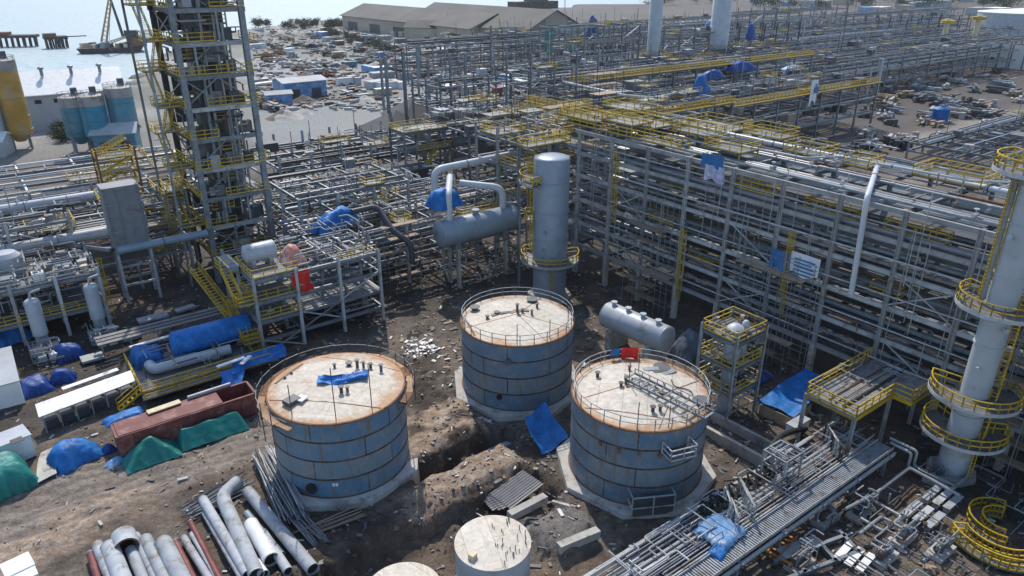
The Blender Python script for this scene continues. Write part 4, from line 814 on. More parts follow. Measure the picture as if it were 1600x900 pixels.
# big duct on its stand
t=Thing('heater_duct','grey panelled duct standing upright on a steel frame left of the tower','duct',(14.3,108.8,0))
mb=MB().box((14.3,108.8,12.6),(4.6,3.2,8.6)); b_=t.add('body',mb,mat('ribbed_grey_panel',(0.21,0.22,0.235),.55,.2,.25,.5,(.15,.13,.12),.3,.5))
for k in range(5): t.add('rib',MB().box((14.3,108.8,8.8+1.9*k),(4.78,3.38,.12)),STEEL,b_)
for k in range(4): t.add('rib',MB().box((12.3+1.33*k,107.14,12.6),(.1,.1,8.5)),STEEL,b_)
t.add('throat',MB().box((14.3,108.8,7.3),(3.6,2.4,1.9)),STEELD,b_)
for a in (12.2,16.4):
    for c in (107.3,110.3): t.add('leg',MB().ibeam((a,c,-.2),(a,c,8.2),.35,.35),STEELL)
for z in (2.8,5.6): 
    for c in (107.3,110.3): t.add('cross_beam',MB().ibeam((12.2,c,z),(16.4,c,z),.25,.3),STEELL)
pline('duct_pipe','pale blue-grey pipe running from the duct stand to the tower foot',[(12.2,107.0,8.2),(24.2,107.0,8.2)],.6,BLUEGREY)
t=Thing('pipe_bridge','sloping grey conveyor deck left of the panelled duct','bridge',(9,110,0)); t.add('deck',MB().bar((5.5,114.8,8.6),(12,109.4,7.6),1.3,.35),DECK); t.add('side',MB().bar((5.1,114.2,8.9),(11.5,108.9,7.9),.1,.5),STEELL)
# module with equipment
t=Thing('process_module','two-level equipment module with cluttered deck at the left edge','module',(1,105,0))
frame(t,[-12,-6.5,-.9,4,8.8],[101.5,106,111],[3.2,7.6],.4,.3,.45,8.4,STEELL)
for z in (3.3,7.72): t.add('deck',MB().box((-1.6,106.2,z),(21,9.6,.1)),DECK)
t.add('railing',rail_mb(MB(),[(-12,101.4,7.8),(9,101.4,7.8)],1.1,r=.045),STEELL); t.add('railing',rail_mb(MB(),[(-12,101.3,3.4),(9,101.3,3.4)],1.1,r=.045),YEL); t.add('railing',rail_mb(MB(),[(9,101.3,3.4),(9,111,3.4)],1.1,r=.045),YEL)
branches(t,-11,8.8,101.8,111,7.8,10,120,.14); branches(t,-11,8.8,101.8,108,3.4,7,70,.12)
for i in range(40):
    d=R.uniform(.5,1.7); t.add('equipment_box',MB().box((R.uniform(-10,8),R.uniform(102.5,110.5),7.78+d*.4),(d,d*R.uniform(.5,1.2),d*.8),rz=R.choice([0,0,.4])),R.choice([STEELL,WHITE,CREAMY,DECK,STEELD,PALEGREY]))
for i in range(30): valve(t,(R.uniform(-10,8),R.uniform(102.5,110),8.2),R.uniform(.8,1.6))
t.add('tank_box',MB().lathe((-.3,107.6,7.8),[(1.7,0),(1.7,2.4),(1.2,2.9),(.01,3.0)],20),PALEGREY); 
ladder(t,(9.4,103,0),8.9,0)
for nm,uvp,lab in [('a',(0.9,98.6),'upright silver drum with a rounded cap, left of the pair below the module'),('b',(7.4,99.4),'upright silver drum with a rounded cap, right of the pair below the module')]:
    t=Thing('upright_drum',lab,'vessel',(*uvp,0)); u,v=uvp
    o=t.add('shell',MB().lathe((u,v,2.4),[(.85,0),(.85,4.3)]+[(.85*math.cos(g),4.3+.5*math.sin(g)) for g in (.3,.6,.9,1.2,1.5)]+[(.001,4.8)],24),PALEGREY)
    t.add('skirt',MB().lathe((u,v,.3),[(.7,0),(.7,2.1)],20),STEELL); t.add('base_block',MB().box((u,v,.15),(2.2,2.2,.5)),CONC)
    for k in (-1,1): t.add('pump_box',MB().box((u+k*.9,v-1.6,.9),(1.2,1.3,1.1),rz=.05),STEELL); t.add('cabinet',MB().box((u+k*.6,v-3.6,.6),(.9,1.1,1.2),rz=.1),WHITE if k>0 else PALEGREY)
    branches(t,u-1.6,u+1.6,v-5,v-.8,.2,2.6,22,.1); t.add('nozzle',MB().bend([(u,v,7.1),(u,v,7.9),(u+1.2,v+.6,7.9)],.16,8),PIPES[0])
# ------------------------------------------------------------------ skid and yard goods on the left
t=Thing('skid','railed steel skid holding the blue-wrapped drum and the white elbowed pipe','skid',(15,82.5,0))
t.add('deck',MB().box((15.6,82.6,1.25),(15,9,.15)),GRATE)
for c in (78.4,82.6,86.8): t.add('skid_beam',MB().ibeam((8,c,.75),(23.2,c,.75),.3,.85),STEELL)
for pts in ([(8.1,78.2,1.33),(23,78.2,1.33)],[(8.1,78.2,1.33),(8.1,87,1.33)]): t.add('railing',rail_mb(MB(),pts,1.1,r=.045),YEL)
stair(t,(5.6,78.6,.1),(8.1,78.9,1.4)); t.add('walk_rail',rail_mb(MB(),[(8.1,77.0,1.2),(22,77.0,1.2)],1.05,r=.04),YEL); t.add('walk_deck',MB().box((15,77.6,1.1),(14,1.2,.1)),GRATE)
branches(t,9,23,79,86.8,1.4,3,40,.09)
t=Thing('wrapped_drum','long horizontal drum wrapped in smooth blue sheeting on the skid','vessel',(17.3,83.6,1.3)); vessel(t,(13.2,84.2,3.1),(21.8,84.2,3.1),1.6,BLUE,zb=1.3,name='wrapped_shell')
pline('white_pipe','fat white pipe with an elbow at its left end in front of the blue drum',[(10.0,83.4,1.9),(10.2,81.6,2.0),(11.4,81.5,2.1),(18.6,81.2,2.1)],.6,PALEGREY)
tarp('tarpaulin','square deep blue tarpaulin over a box at the left end of the skid',(10.3,85.4),3.4,3.0,1.5,.0,BLUE,1.35,3,sq=8)
sheet('tarpaulin','bright blue tarpaulin roof between the skid and the red container',[(17.6,77.8,2.5),(24.0,78.6,2.4),(23.6,75.6,2.2),(17.0,75.2,2.1)],BLUE,.25,5.0)
sheet('tarpaulin','smaller bright blue tarpaulin folded over the corner of the blue roof',[(15.8,76.0,2.3),(18.4,75.8,2.4),(17.6,73.4,1.2),(15.4,73.6,1.1)],BLUE,.2,6.0)
for i,(a,b,rz,lab) in enumerate([((15.8,76.6),(19.0,76.9),0,'long white board lying on the blue tarpaulin roof'),((18.2,75.6),(19.6,76.8),0,'short white board lying askew on the blue tarpaulin roof')]):
    Thing('board',lab,'board',(*a,2.6),mb=MB().bar((*a,2.75),(*b,2.8),.5,.12),m=WHITE)
t=Thing('lean_to','long narrow lean-to with a bright white sheet roof','shelter',(3.2,80,0)); t.add('roof',MB().raw([(-1.5,78.2,2.1),(7.9,80.0,2.1),(7.9,82.0,2.5),(-1.5,80.4,2.5),(-1.5,78.2,2.16),(7.9,80.0,2.16),(7.9,82.0,2.56),(-1.5,80.4,2.56)],[(3,2,1,0),(4,5,6,7),(0,1,5,4),(1,2,6,5),(2,3,7,6),(3,0,4,7)]),WHITE)
for k in range(7): u_=-1.2+1.5*k; t.add('post',MB().bar((u_,78.5+.19*(u_+1.2),0),(u_,78.5+.19*(u_+1.2),2.1),.12),STEELL); t.add('crate',MB().box((u_+.6,79.4+.19*(u_+1.2),.6),(1.2,1.2,1.1),rz=.19),STEELD)
Thing('board','long narrow white board lying behind the white-roofed lean-to','board',(4,83.8,1.5),mb=MB().bar((1.2,83.4,1.9),(6.9,84.4,1.9),.7,.12),m=WHITE)
Thing('board','white board lying behind the square blue tarpaulin','board',(11,88,1.5),mb=MB().bar((9,88.6,2.2),(14.6,88.9,2.2),.5,.15),m=WHITE)
# red container basket
t=Thing('skip_container','long open red-oxide steel container beside the green tarpaulins','container',(10.8,70.2,0)); zc=gz(10,70)*.5
mb=MB(); u0,u1,v0,v1=4.1,17.5,68.9,71.8
t.add('floor',MB().box(((u0+u1)/2,(v0+v1)/2,.5),(u1-u0-.1,v1-v0-.1,.3)),OXIDE)
for a,b in (((u0,v0),(u1,v0)),((u0,v1),(u1,v1)),((u0,v0+.08),(u0,v1-.08)),((u1,v0+.08),(u1,v1-.08))): 
    o=t.add('side_wall',MB().bar((*a,1.35),(*b,1.35),.1,2.3),OXIDE); t.add('top_rail',MB().bar((*a,2.53),(*b,2.53),.22,.14),OXIDE,o)
t.add('lid',MB().box((9.2,70.35,2.63),(9.9,2.8,.08)),OXIDE)
for k in range(9): t.add('rib',MB().box((u0+1.4+1.5*k,v0-.1,1.35),(.1,.1,2.2)),OXIDE)
tarp('tarpaulin','blue tarpaulin spread over the left end of the red container',(5.4,72.6),3.6,1.8,.4,.1,BLUE,2.35,12,sq=6)
Thing('board','cream board lying across the red container','board',(8.8,71.2,2.7),mb=MB().box((9.0,71.4,2.85),(3.2,.8,.12),rz=.06),m=CREAMY)
Thing('grey_pipe','short grey pipe lying along the rear rim of the red container','pipe',(13.5,71.8,2.6),mb=MB().tube((11.4,71.7,2.85),(15.8,71.8,2.85),.22,12),m=PIPES[0])
def leanto(name,label,u0,u1,v0,v1,z0,z1,m,seed):
    def fn(a,b): 
        u=u0+(u1-u0)*a; v=v0+(v1-v0)*b; k=b**.7; return (u+.25*(vnoise(b*3+seed,seed)-.5),v+.3*(vnoise(a*5+seed,1)-.5),z0+(z1-z0)*min(1,k*1.25)-.18*abs(math.sin(a*11+seed))*k*(1-k)*4*.5+.08*(vnoise(a*14,b*5)-.5))
    return Thing(name,label,'tarpaulin',((u0+u1)/2,(v0+v1)/2,z0),mb=MB().slab(24,12,fn,.04),m=m)
def ridge_tarp(label,u0,u1,v0,v1,h,m,seed,slope=1.6,zb=0.1):
    """sheet pulled tight over a long ridge, sloping to the ground on all sides"""
    vr=v0+(v1-v0)*.62
    def fn(a,b):
        u=u0+(u1-u0)*a; v=v0+(v1-v0)*b; d=min((v-v0)/(vr-v0),(v1-v)/(v1-vr)*1.6,1); e=min((u-u0),(u1-u))/slope
        z=h*min(d,e,1)*(1-.10*math.sin(a*math.pi*3+seed)**2)-.10*abs(math.sin(a*17+b*3+seed))*d*(1-d)*2+.06*(vnoise(a*16,b*7+seed)-.5)
        return (u+.22*math.sin(b*4+seed)*(.5-a),v+.2*(vnoise(a*6+seed,b)-.5),zb+max(z,0.0)+.03*math.sin(a*40+seed)*(1-min(d,1)))
    return Thing('tarpaulin',label,'tarpaulin',((u0+u1)/2,(v0+v1)/2,0),mb=MB().slab(48,16,fn,.03),m=m)
ridge_tarp('dark green tarpaulin with a pointed end, left of the two along the red container',3.9,9.1,66.0,68.75,2.0,GREEN,1,2.2)
ridge_tarp('long green tarpaulin, right of the two along the red container',9.0,15.8,66.5,68.75,1.6,GREEN,2,.7)
tarp('tarpaulin','rounded bright blue tarpaulin heap left of the green tarpaulins',(0.4,71.9),4.4,3.6,1.9,.3,BLUE,None,14,sq=2.6)
tarp('tarpaulin','small dark blue bundle between the round blue heap and the red container',(3.3,71.4),1.3,1.1,.8,.2,BLUED,None,15,sq=2)
tarp('tarpaulin','pale blue plastic bundle at the corner of the pointed green tarpaulin',(3.4,68.6),1.8,1.0,.6,.4,BLUEL,None,16,sq=2)
tarp('tarpaulin','teal green tarpaulin over a load at the left edge',(-5.4,71.2),4.4,5.2,2.4,.25,GREEN,None,17,sq=5)
t=Thing('goods_box','white goods box standing behind the teal tarpaulin at the left edge','box',(-4.3,75.2,0)); t.add('body',MB().box((-4.2,75.4,1.3),(3.0,2.4,2.4),rz=.2),WHITE); t.add('lid',MB().box((-4.2,75.4,2.56),(3.2,2.6,.1),rz=.2),PALEGREY); t.add('opening',MB().box((-3.6,74.1,2.64),(1.0,.9,.05),rz=.2),STEELD)
t=Thing('goods_box','pair of bright white boxes lying on the sandy ground at the lower left','box',(-5.4,56.9,0)); t.add('body',MB().box((-5.3,57.4,.7),(2.0,1.9,1.3),rz=.15),WHITE); t.add('lid',MB().box((-5.0,56.0,.66),(1.7,1.3,1.2),rz=.1),WHITE)
Thing('plate','pale grey plywood sheet lying on the mud left of the round blue heap','plate',(-2.4,71,0),mb=MB().slab(6,10,lambda a,b:(-2.9+1.6*a+.8*b*b,69.2+5*b+.4*a,gz(-2.4,71)+.3+.1*vnoise(a*3,b*4)),.06),m=CONC)
t=Thing('cabin','white site cabin cut by the left edge','cabin',(-4.8,91,0)); t.add('body',MB().box((-4.6,91,1.4),(4.4,9.6,2.8)),WHITE); t.add('roof',MB().box((-4.6,91,2.87),(4.6,9.8,.12)),PALEGREY); t.add('door',MB().box((-2.38,93.4,1.2),(.06,1.0,2.1)),PALEGREY); t.add('window',MB().box((-2.38,89.4,1.7),(.05,1.4,.9)),GLASS)
for (x,y,du,dv,h,mm,lab) in [(10,528,5.5,3.2,1.6,BLUE,'blue tarpaulin over goods at the left edge below the module'),(108,552,3.4,2.6,1.6,BLUED,'dark blue tarpaulin between the two upright drums'),(52,604,3.4,3.4,1.4,BLUED,'dark blue tarpaulin left of the white-roofed lean-to'),(98,588,2.6,2.2,1.3,BLUED,'dark blue crumpled tarpaulin behind the white-roofed lean-to'),(10,622,3,2,1.0,BLUED,'navy bundle on the ground beside the white cabin')]:
    u,v=U(x,y,.5); tarp('tarpaulin',lab,(u,v),du,dv,h,R.uniform(-.2,.3),mm,0.0,x*.1,sq=3)
for i,(u,v,a,b) in enumerate([(13.7,99.8,3.8,1.6),(18,100.2,2.6,1.2),(10.2,95.5,2.2,1.4),(5.2,92.5,2.4,1.8)]):
    Thing('plate','grey steel plate lying on the dark ground left of the stair structure','plate',(u,v,0),'steel plates left of the stair structure',mb=MB().box((u,v,.35),(a,b,.3),rz=R.uniform(-.2,.2)),m=STEELL)
# cable rack in front of the duct
t=Thing('cable_rack','low grey cable rack from the stair structure to the white boards','cable rack',(16,92,0))
for c in (91.6,92.6,93.6): t.add('tray',MB().box((14.5,c,2.2),(17,.7,.12)),GRATE)
for k in range(6): t.add('post',MB().bar((6.5+3.2*k,92.6,0),(6.5+3.2*k,92.6,2.1),.16),STEELL); t.add('cross_arm',MB().bar((6.5+3.2*k,91.2,2.08),(6.5+3.2*k,94,2.08),.14),STEELL)
# ------------------------------------------------------------------ pipes laid out in the foreground yard
PW=mat('primed_white_pipe',(0.40,0.425,0.45),.7,.0,.25,.6,(.22,.19,.16),.32,.8,inst=.18)
def yard_pipe(label,a,b,r,m,elbow=None,group=None,ring=False):
    p=U(*a,r);q=U(*b,r); za=gz(*p)*.6+.25;zb=gz(*q)*.6+.25
    t=Thing('pipe',label,'pipe',(*p,za),group); pts=[(*p,za+r),(*q,zb+r)]
    if elbow: e=U(*elbow,r); pts=[(*e,za+r)]+pts
    n=20 if r>.2 else 12; d=(Vector(pts[-1])-Vector(pts[-2])).normalized()
    mb=MB().bend(pts,r,n,rb=2.2*r,k=7,cap=False); o=t.add('barrel',mb,m)
    for c,s in ((Vector(pts[0]),(Vector(pts[1])-Vector(pts[0])).normalized()),(Vector(pts[-1]),-d)):
        t.add('end_bore',MB().lathe(c+s*.25,[(r*.995,-.001),(.001,0)],n,axis=s,close=False),RUBBER,o); t.add('end_lip',MB().lathe(c,[(r*.9,.02),(r*.9,-.03),(r+.02,-.03),(r+.02,.04)],n,axis=s,close=False),STEELL,o)
    return t
gp='pale pipes laid side by side in the foreground yard'; gr='dark red pipes among the pale ones in the foreground yard'
LP='pale grey pipe lying among its like in the foreground yard'; LR='dark red pipe lying between pale pipes in the foreground yard'
for a,b,wpx,m,lab,g in [((142,868),(170,960),9,OXIDE,LR,gr),((153,855),(196,960),14,PW,LP,gp),((172,858),(212,960),22,PW,LP,gp),((205,862),(246,960),14,PW,LP,gp),((213,840),(268,960),11,PW,LP,gp),((228,845),(284,960),17,PW,LP,gp),((256,852),(310,960),23,PW,LP,gp),((274,850),(312,925),9,OXIDE,LR,gr),((288,845),(332,915),10,PW,LP,gp),((300,838),(345,915),7,PW,LP,gp),((298,820),(352,925),8,OXIDE,LR,gr),((318,785),(388,905),13,PW,LP,gp),((319,806),(378,912),6,PW,LP,gp)]:
    D=(Vector((*G(*a,0.3),0.3))-Vector((0,0,CAMZ))).length; yard_pipe(lab,a,b,wpx/2*D/FPX,m,group=g)
yard_pipe('long fat pale pipe nearest the rusty tube bundle',(388,772),(490,897),.52,PW)
yard_pipe('fat pale pipe with an elbow at its far end in the foreground yard',(347,778),(402,905),.6,PW,elbow=(372,756))
yard_pipe('short thick white pipe lying on other pipes, right of the elbowed one',(392,822),(425,880),.62,WHITE)
yard_pipe('medium pale pipe between the short white pipe and the long fat one',(412,836),(452,902),.38,PW)
yard_pipe('slim bluish pipe tucked beside the long fat pale pipe',(386,806),(440,872),.33,BLUEGREY)
yard_pipe('stubby flanged white pipe end by the bottom edge',(400,884),(414,905),.42,WHITE)
t=Thing('pipe_spool','big short pale pipe drum with an open rusty end, left among the pipes','pipe',P(197,852,.9)); c=U(197,852,.7); q=U(203,872,.7); ax=(q[0]-c[0],q[1]-c[1],0)
t.add('barrel',MB().lathe((*c,1.1),[(.95,-.8),(.95,.9)],24,axis=ax,close=False),PW); t.add('bore',MB().lathe((*c,1.1),[(.8,.905),(.94,.905)],24,axis=ax,close=False),RUSTM); t.add('inside',MB().lathe((*c,1.1),[(.8,.9),(.8,-.6),(.001,-.6)],24,axis=ax,close=False),RUSTM)
def bundle(label,a,b,n,w,r=.03,m=None,h=.5,group=None):
    p=Vector((*U(*a,.3),0));q=Vector((*U(*b,.3),0)); d=(q-p).normalized(); s=V(-d.y,d.x,0); t=Thing('tube_bundle',label,'tubes',tuple(p),group)
    for i in range(n):
        o=s*R.uniform(-w,w); z=gz(p.x,p.y)*.5+.3+R.uniform(0,h); f=s*R.gauss(0,w*.35); e=d*R.uniform(-.8,.8)
        t.add('tube',MB().tube(p+o+e+V(0,0,z),q+o+f+e+V(0,0,z+R.uniform(-.15,.1)),r,5),m or R.choice([STEELL,STEEL,PIPES[3],STEELD]))
bundle('big untidy bundle of grey scaffold tubes beside the plank-rimmed tank',(412,716),(462,812),90,1.0,.045,h=.9)
bundle('loose scaffold tubes scattered at the head of the foreground pipes',(300,800),(380,755),60,1.0,.035,h=.5)
bundle('thin tubes lying between the pale pipes and the dark earth',(445,790),(500,850),36,.8,.03,h=.3)
bundle('few long thin poles on the dark soil below the plank-rimmed tank',(470,840),(560,805),9,.7,.04,WOOD,.3)
# ------------------------------------------------------------------ between and in front of the tanks
sheet('tarpaulin','blue tarpaulin hung over a frame between the two right-hand tanks',[(37.2,47.6,2.9),(40.6,48.6,3.0),(40.8,45.0,.5),(37.0,44.6,.3)],BLUE,.5,2.0)
tarp('tarpaulin','small dark blue tarpaulin at the foot of the middle tank',(40.6,49.3),2.2,1.8,1.8,.2,BLUED,None,22,sq=2.5)
def cbeam(label,a,b,w=.7,h=.75,z=.3):
    Thing('concrete_beam',label,'concrete beam',(*a,z),mb=MB().bar((*a,gz(*a)*.4+z+h/2),(*b,gz(*b)*.4+z+h/2),w,h),m=CONC)
cbeam('concrete beam lying beside the corrugated sheet pile',(29.4,39.7),(33.6,39.9)); cbeam('concrete beam lying nearest the small round tank with studs',(29.9,33.7),(33.9,33.3)); cbeam('thin concrete kerb lying between the two concrete beams',(33.9,39.2),(34.2,36.5),.3,.3)
t=Thing('trench_wall','long concrete trench wall right of the railed tank','wall',(52.9,35,0)); t.add('wall',MB().bar((52.6,39.5,.5),(53.1,29.6,.5),.4,1.4),CONC); t.add('wall',MB().bar((55.6,39.0,.4),(56.0,31,.4),.35,1.2),CONC)
t=Thing('sheet_pile','leaning pile of grey corrugated sheets on the earth between the tanks','sheets',(31.6,43,0))
for k in range(4):
    a0=R.uniform(-.12,.12); c=(31.4+.3*k,43.2-.25*k); z0=gz(31.5,43)+.75+.12*k
    def fn(a,b,c=c,a0=a0,z0=z0): x,y=(a-.5)*4.2,(b-.5)*2.9; return (c[0]+x*math.cos(a0)-y*math.sin(a0),c[1]+x*math.sin(a0)+y*math.cos(a0),z0+.06*math.sin(b*62)+.22*x*.5)
    t.add('sheet',MB().slab(2,60,fn,.02),CORR)
t=Thing('basket_crate','dark steel basket crate standing against the railed tank','crate',(39.9,33.1,0)); M_=-.5
for z in (.25,1.2,2.3):
    for (a,b) in (((-1.9,-.9),(1.9,-.9)),((1.9,-.9),(1.9,.9)),((1.9,.9),(-1.9,.9)),((-1.9,.9),(-1.9,-.9))):
        r2=lambda p:(39.9+p[0]*math.cos(M_)-p[1]*math.sin(M_),33.1+p[0]*math.sin(M_)+p[1]*math.cos(M_)); t.add('rail',MB().bar((*r2(a),z),(*r2(b),z),.1),STEELL)
for a in (-1.9,0,1.9):
    for b in (-.9,.9): p=(39.9+a*math.cos(M_)-b*math.sin(M_),33.1+a*math.sin(M_)+b*math.cos(M_)); t.add('post',MB().bar((*p,0),(*p,2.4),.1),STEELL)
t.add('mesh_panel',MB().box((39.9-.88*.479,33.1-.88*.877,1.3),(3.7,.04,2.0),rz=M_),STEELD); t.add('floor',MB().box((39.9,33.1,.3),(3.7,1.7,.08),rz=M_),STEELD)
t=Thing('vessel','big pale horizontal drum on piers behind the railed tank','vessel',(59,54,0)); vessel(t,(58.6,58.2,4.0),(59.4,49.2,4.0),1.65,PALEGREY); 
for f in (.1,.35,.6,.85): t.add('nozzle',MB().lathe((58.6+.8*f,58.2-9*f,5.5),[(.25,0),(.25,.45),(.4,.45),(.4,.6)],12),PALEGREY)
for k in (50.5,56.8): t.add('pier',MB().box((59,k,1.2),(3.2,1.0,2.4)),CONC)
t=Thing('equipment_tower','yellow-railed equipment tower with pale upright drums behind the railed tank','equipment tower',(58,39.3,0))
frame(t,[55.8,60.6],[37.3,41.7],[3.6,6.6,9.6],.26,.2,.28,10.4,STEELL)
for z in (3.6,6.6,9.6): walkway(t,55.8,60.6,37.4,41.6,z+.14,'NSEW')
for (u,v,r,z0,z1) in [(57.4,38.8,.85,.3,10.9),(59.4,40.2,.5,3.8,8.4),(58.8,38.6,.4,6.8,11.0)]: t.add('drum',MB().lathe((u,v,z0),[(r,0),(r,z1-z0-.4),(r*.6,z1-z0-.1),(.01,z1-z0)],20),PALEGREY)
branches(t,55.8,60.6,37.3,41.7,.5,10.4,110,.12)
for i in range(14): valve(t,(R.uniform(56,60.5),R.uniform(37.5,41.5),R.choice([4.0,7.0,10.0])),1.1,R.choice([YEL,RUSTM,PIPES[0]]))
t=Thing('access_platform','yellow railed steel platform on columns in front of the tall white column','platform',(65.5,28.5,0))
frame(t,[59,65.5,71.5],[26,31],[5.9],.3,.26,.35,5.9,STEELL); o=t.add('deck',MB().box((65.4,28.5,6.0),(13.2,5.2,.12)),DECK)
t.add('deck',MB().box((68.5,25.0,6.003),(5.6,1.9,.12)),DECK)
for pts in ([(59,31,6.06),(72,31,6.06)],[(59,25.9,6.06),(59,31,6.06)],[(59,25.9,6.06),(65.7,25.9,6.06)],[(65.7,25.9,6.06),(65.7,24.1,6.06)],[(65.7,24.1,6.06),(71.3,24.1,6.06)]): t.add('railing',rail_mb(MB(),pts,1.15,r=.05,step=1.3),YEL,o); t.add('edge_beam',MB().bar((*pts[0][:2],5.72),(*pts[1][:2],5.72),.12,.42),YEL,o)
pipe_runs(t,'u',59.5,71.5,26.3,29.5,6.08,5,.1,.7); branches(t,59.5,71.5,26,31,6.1,7.5,14,.08)
sheet('tarpaulin','wide blue tarpaulin roofing a goods pen below the yellow railed platform',[(60.3,36.9,1.7),(69.3,37.0,2.5),(68.8,33.4,2.2),(61.0,32.9,1.5)],BLUE,.3,4.0)
t=Thing('goods_pen','tan timber pen under the wide blue tarpaulin','pen',(64,35,0))
for a,b in (((60.8,33.2),(60.5,36.6)),((60.8,33.2),(65,33.4))): t.add('side_wall',MB().bar((*a,.6),(*b,.6),.12,1.3),WOOD)
for a in ((60.4,36.8),(69.2,36.9),(68.7,33.5),(61,33)): t.add('post',MB().bar((*a,0),(*a,1.5),.15),STEELL)
tarp('tarpaulin','dark blue sheet on the ground beside the equipment tower',(66,41.2),5,2.6,.9,.1,BLUED,0.0,26,sq=3)
tarp('tarpaulin','grey-blue sheet over pipes between the big pale drum and the rack',(64.5,50),4.6,3.2,2.8,.1,mat('slate_tarpaulin',(.12,.15,.19),.6,0,.4,.8,bump=.08,bscale=2.2),0.0,27,sq=3)
t=Thing('goods_box','white box beside the wide blue tarpaulin','box',(59.9,31.7,0)); t.add('body',MB().box((60.2,31.9,1.2),(2.6,1.0,1.0)),WHITE); t.add('lid',MB().box((60.2,31.9,1.75),(2.7,1.1,.08)),PALEGREY)
# ------------------------------------------------------------------ low pipe rack in the lower right
t=Thing('pipe_rack','low pipe rack of many slim pale pipes crossing the lower right','pipe rack',(46,26,0))
LU=[22.5+5.5*i for i in range(8)]
for a in LU:
    for c in (23.3,26,29): t.add('column',MB().ibeam((a,c,-1.2),(a,c,2.5),.28,.28),STEEL)
    t.add('beam',MB().ibeam((a,22.8,2.35),(a,29.4,2.35),.26,.34),STEEL)
for c in (23.0,25.0,29.2): t.add('beam',MB().ibeam((21.5,c,2.3),(62,c,2.3),.2,.3),STEELL)
gmat=mat('pale_grating',(.33,.36,.39),.6,.1,.35,2.0,(.18,.165,.15),.35,1.2)
o=t.add('walkway',MB().box((42,24.0,2.66),(40,1.5,.08)),GRATE)
gb=MB()
for k in range(160): gb.bar((22+.25*k,23.28,2.75),(22+.25*k,24.72,2.75),.12,.05)
t.add('grating',gb,gmat,o); t.add('kick_plate',MB().bar((22,23.22,2.78),(62,23.22,2.78),.05,.34),STEELL,o); t.add('kick_plate',MB().bar((22,24.78,2.78),(62,24.78,2.78),.05,.34),STEELL,o)
c=25.05
SLIM=[PIPES[0],PIPES[3],PW,PIPES[0],PIPES[1],STEELL,PIPES[2]]
while c<29.1:
    r=R.choice([.05,.06,.08,.11,.14]); c+=r; a=22 if R.random()<.75 else R.uniform(24,38); b=62 if R.random()<.8 else R.uniform(44,60)
    t.add('pipe',MB().bend([(a,c,2.55+r),(b,c,2.55+r)]+([(b,c,5.2)] if R.random()<.3 else []),r,7,k=3),R.choice(SLIM)); c+=r+R.uniform(.05,.3)
for a in (29,31,44): 
    for k in range(5): t.add('loop_pipe',MB().bend([(a+12+.25*k,25+.4*k,2.7),(a+12+.25*k,25+.4*k,4.4),(a+13.2+.25*k,26.5+.4*k,4.4),(a+13.2+.25*k,26.5+.4*k,2.7)],.07,6),R.choice(SLIM))
branches(t,24,62,25,29,2.7,3.8,50,.08,SLIM)
tarp('plastic_sheet','pale blue plastic sheet lying over the pipes of the low rack',(40.0,25.9),3.4,3.0,.35,.1,BLUEL,2.85,51,sq=8,cat='sheet'); tarp('plastic_sheet','deeper blue sheet under the edge of the pale one on the low rack',(38.2,24.6),1.6,1.2,.3,.3,BLUE,2.72,52,sq=5,cat='sheet')
t=Thing('cable_coil','long tangle of thick black cable lying on the low rack','cable',(44,28,2.8))
for k in range(3):
    pts=[(40.5+.22*i,28.0+.35*k-.25+.45*math.sin(i*1.1+k*2),3.0+.22*math.cos(i*1.1+k)) for i in range(46)]; t.add('cable',MB().path(pts,.12,6),RUBBER)
t=Thing('conduit','black flexible conduit running from the cable tangle towards the blue tarpaulin','cable',(52,29.5,2.5),mb=MB().bend([(49.5,28.6,3),(52,29.8,3.2),(55,30.6,3.0),(58,30.8,2.2),(60,30.9,1.5)],.28,8,rb=1.2),m=RUBBER)
t=Thing('junction_stand','grey steel pipe stand straddling the low rack','stand',(49.5,27,2.5)); frame(t,[48.8,51.2],[26.2,28.4],[4.2,5.4],.16,.14,.18,5.4,STEELL,base=2.5); branches(t,48.8,51.2,26.2,28.4,2.8,5.5,24,.08,SLIM)
# equipment and pipework strewn in the lower right corner
t=Thing('pipe_manifold','knee-high tangle of slim grey process lines in the lower right','pipework',(55,18,0))
branches(t,46,68,11.5,22.3,.2,1.5,50,.07,[PIPES[0],PIPES[1],STEELD,STEEL,PIPES[1],STEELD]); 
for pts in ([(52,22,1.6),(56,21.5,1.6),(62,21.5,1.6),(62,17,1.4)],[(51,20,.9),(54.5,20,.9),(54.5,18,.9),(57,18,.9)],[(53,21,.8),(53,19,.8),(56,19,.8),(56,22,.8)],[(63,24,2.5),(63,22,2.5),(63,22,.9),(63,18,.9),(66.5,18,.9)],[(63.4,24.3,2.7),(63.4,21.7,2.7),(63.4,21.7,1.1),(63.4,18,1.1)]): t.add('process_line',MB().bend(pts,.14,8),PIPES[0])
for i in range(14): valve(t,(R.uniform(47,66),R.uniform(12,22),.8),R.uniform(.8,1.2),R.choice([STEELD,STEEL,PIPES[2]]))
lab='pale grating strip lying in a row beside the foot of the white column'; lab2='pale grating strip lying in the nearer row of three on the mud'
for k in range(3):
    for (x,y,lb,gp2) in [(1455+17*k,772+7*k,lab,'grating strips, upper row'),(1424+18*k,796+9*k,lab2,'grating strips, lower row')]:
        u,v=U(x,y,.5); Thing('grating_strip',lb,'grating',(u,v,.5),gp2,mb=MB().box((u,v,.65),(2.8,.62,.08)).box((u-1.2,v,.3),(.1,.5,.62)).box((u+1.2,v,.3),(.1,.5,.62)),m=PW)
for k in range(3):
    u,v=U(1318+17*k,862+9*k,.5); Thing('grating_strip','white grating strip at the bottom edge beside the timber crate','grating',(u,v,.5),'grating strips by the bottom edge',mb=MB().box((u,v,.6),(2.6,.6,.1),rz=.1),m=WHITE)
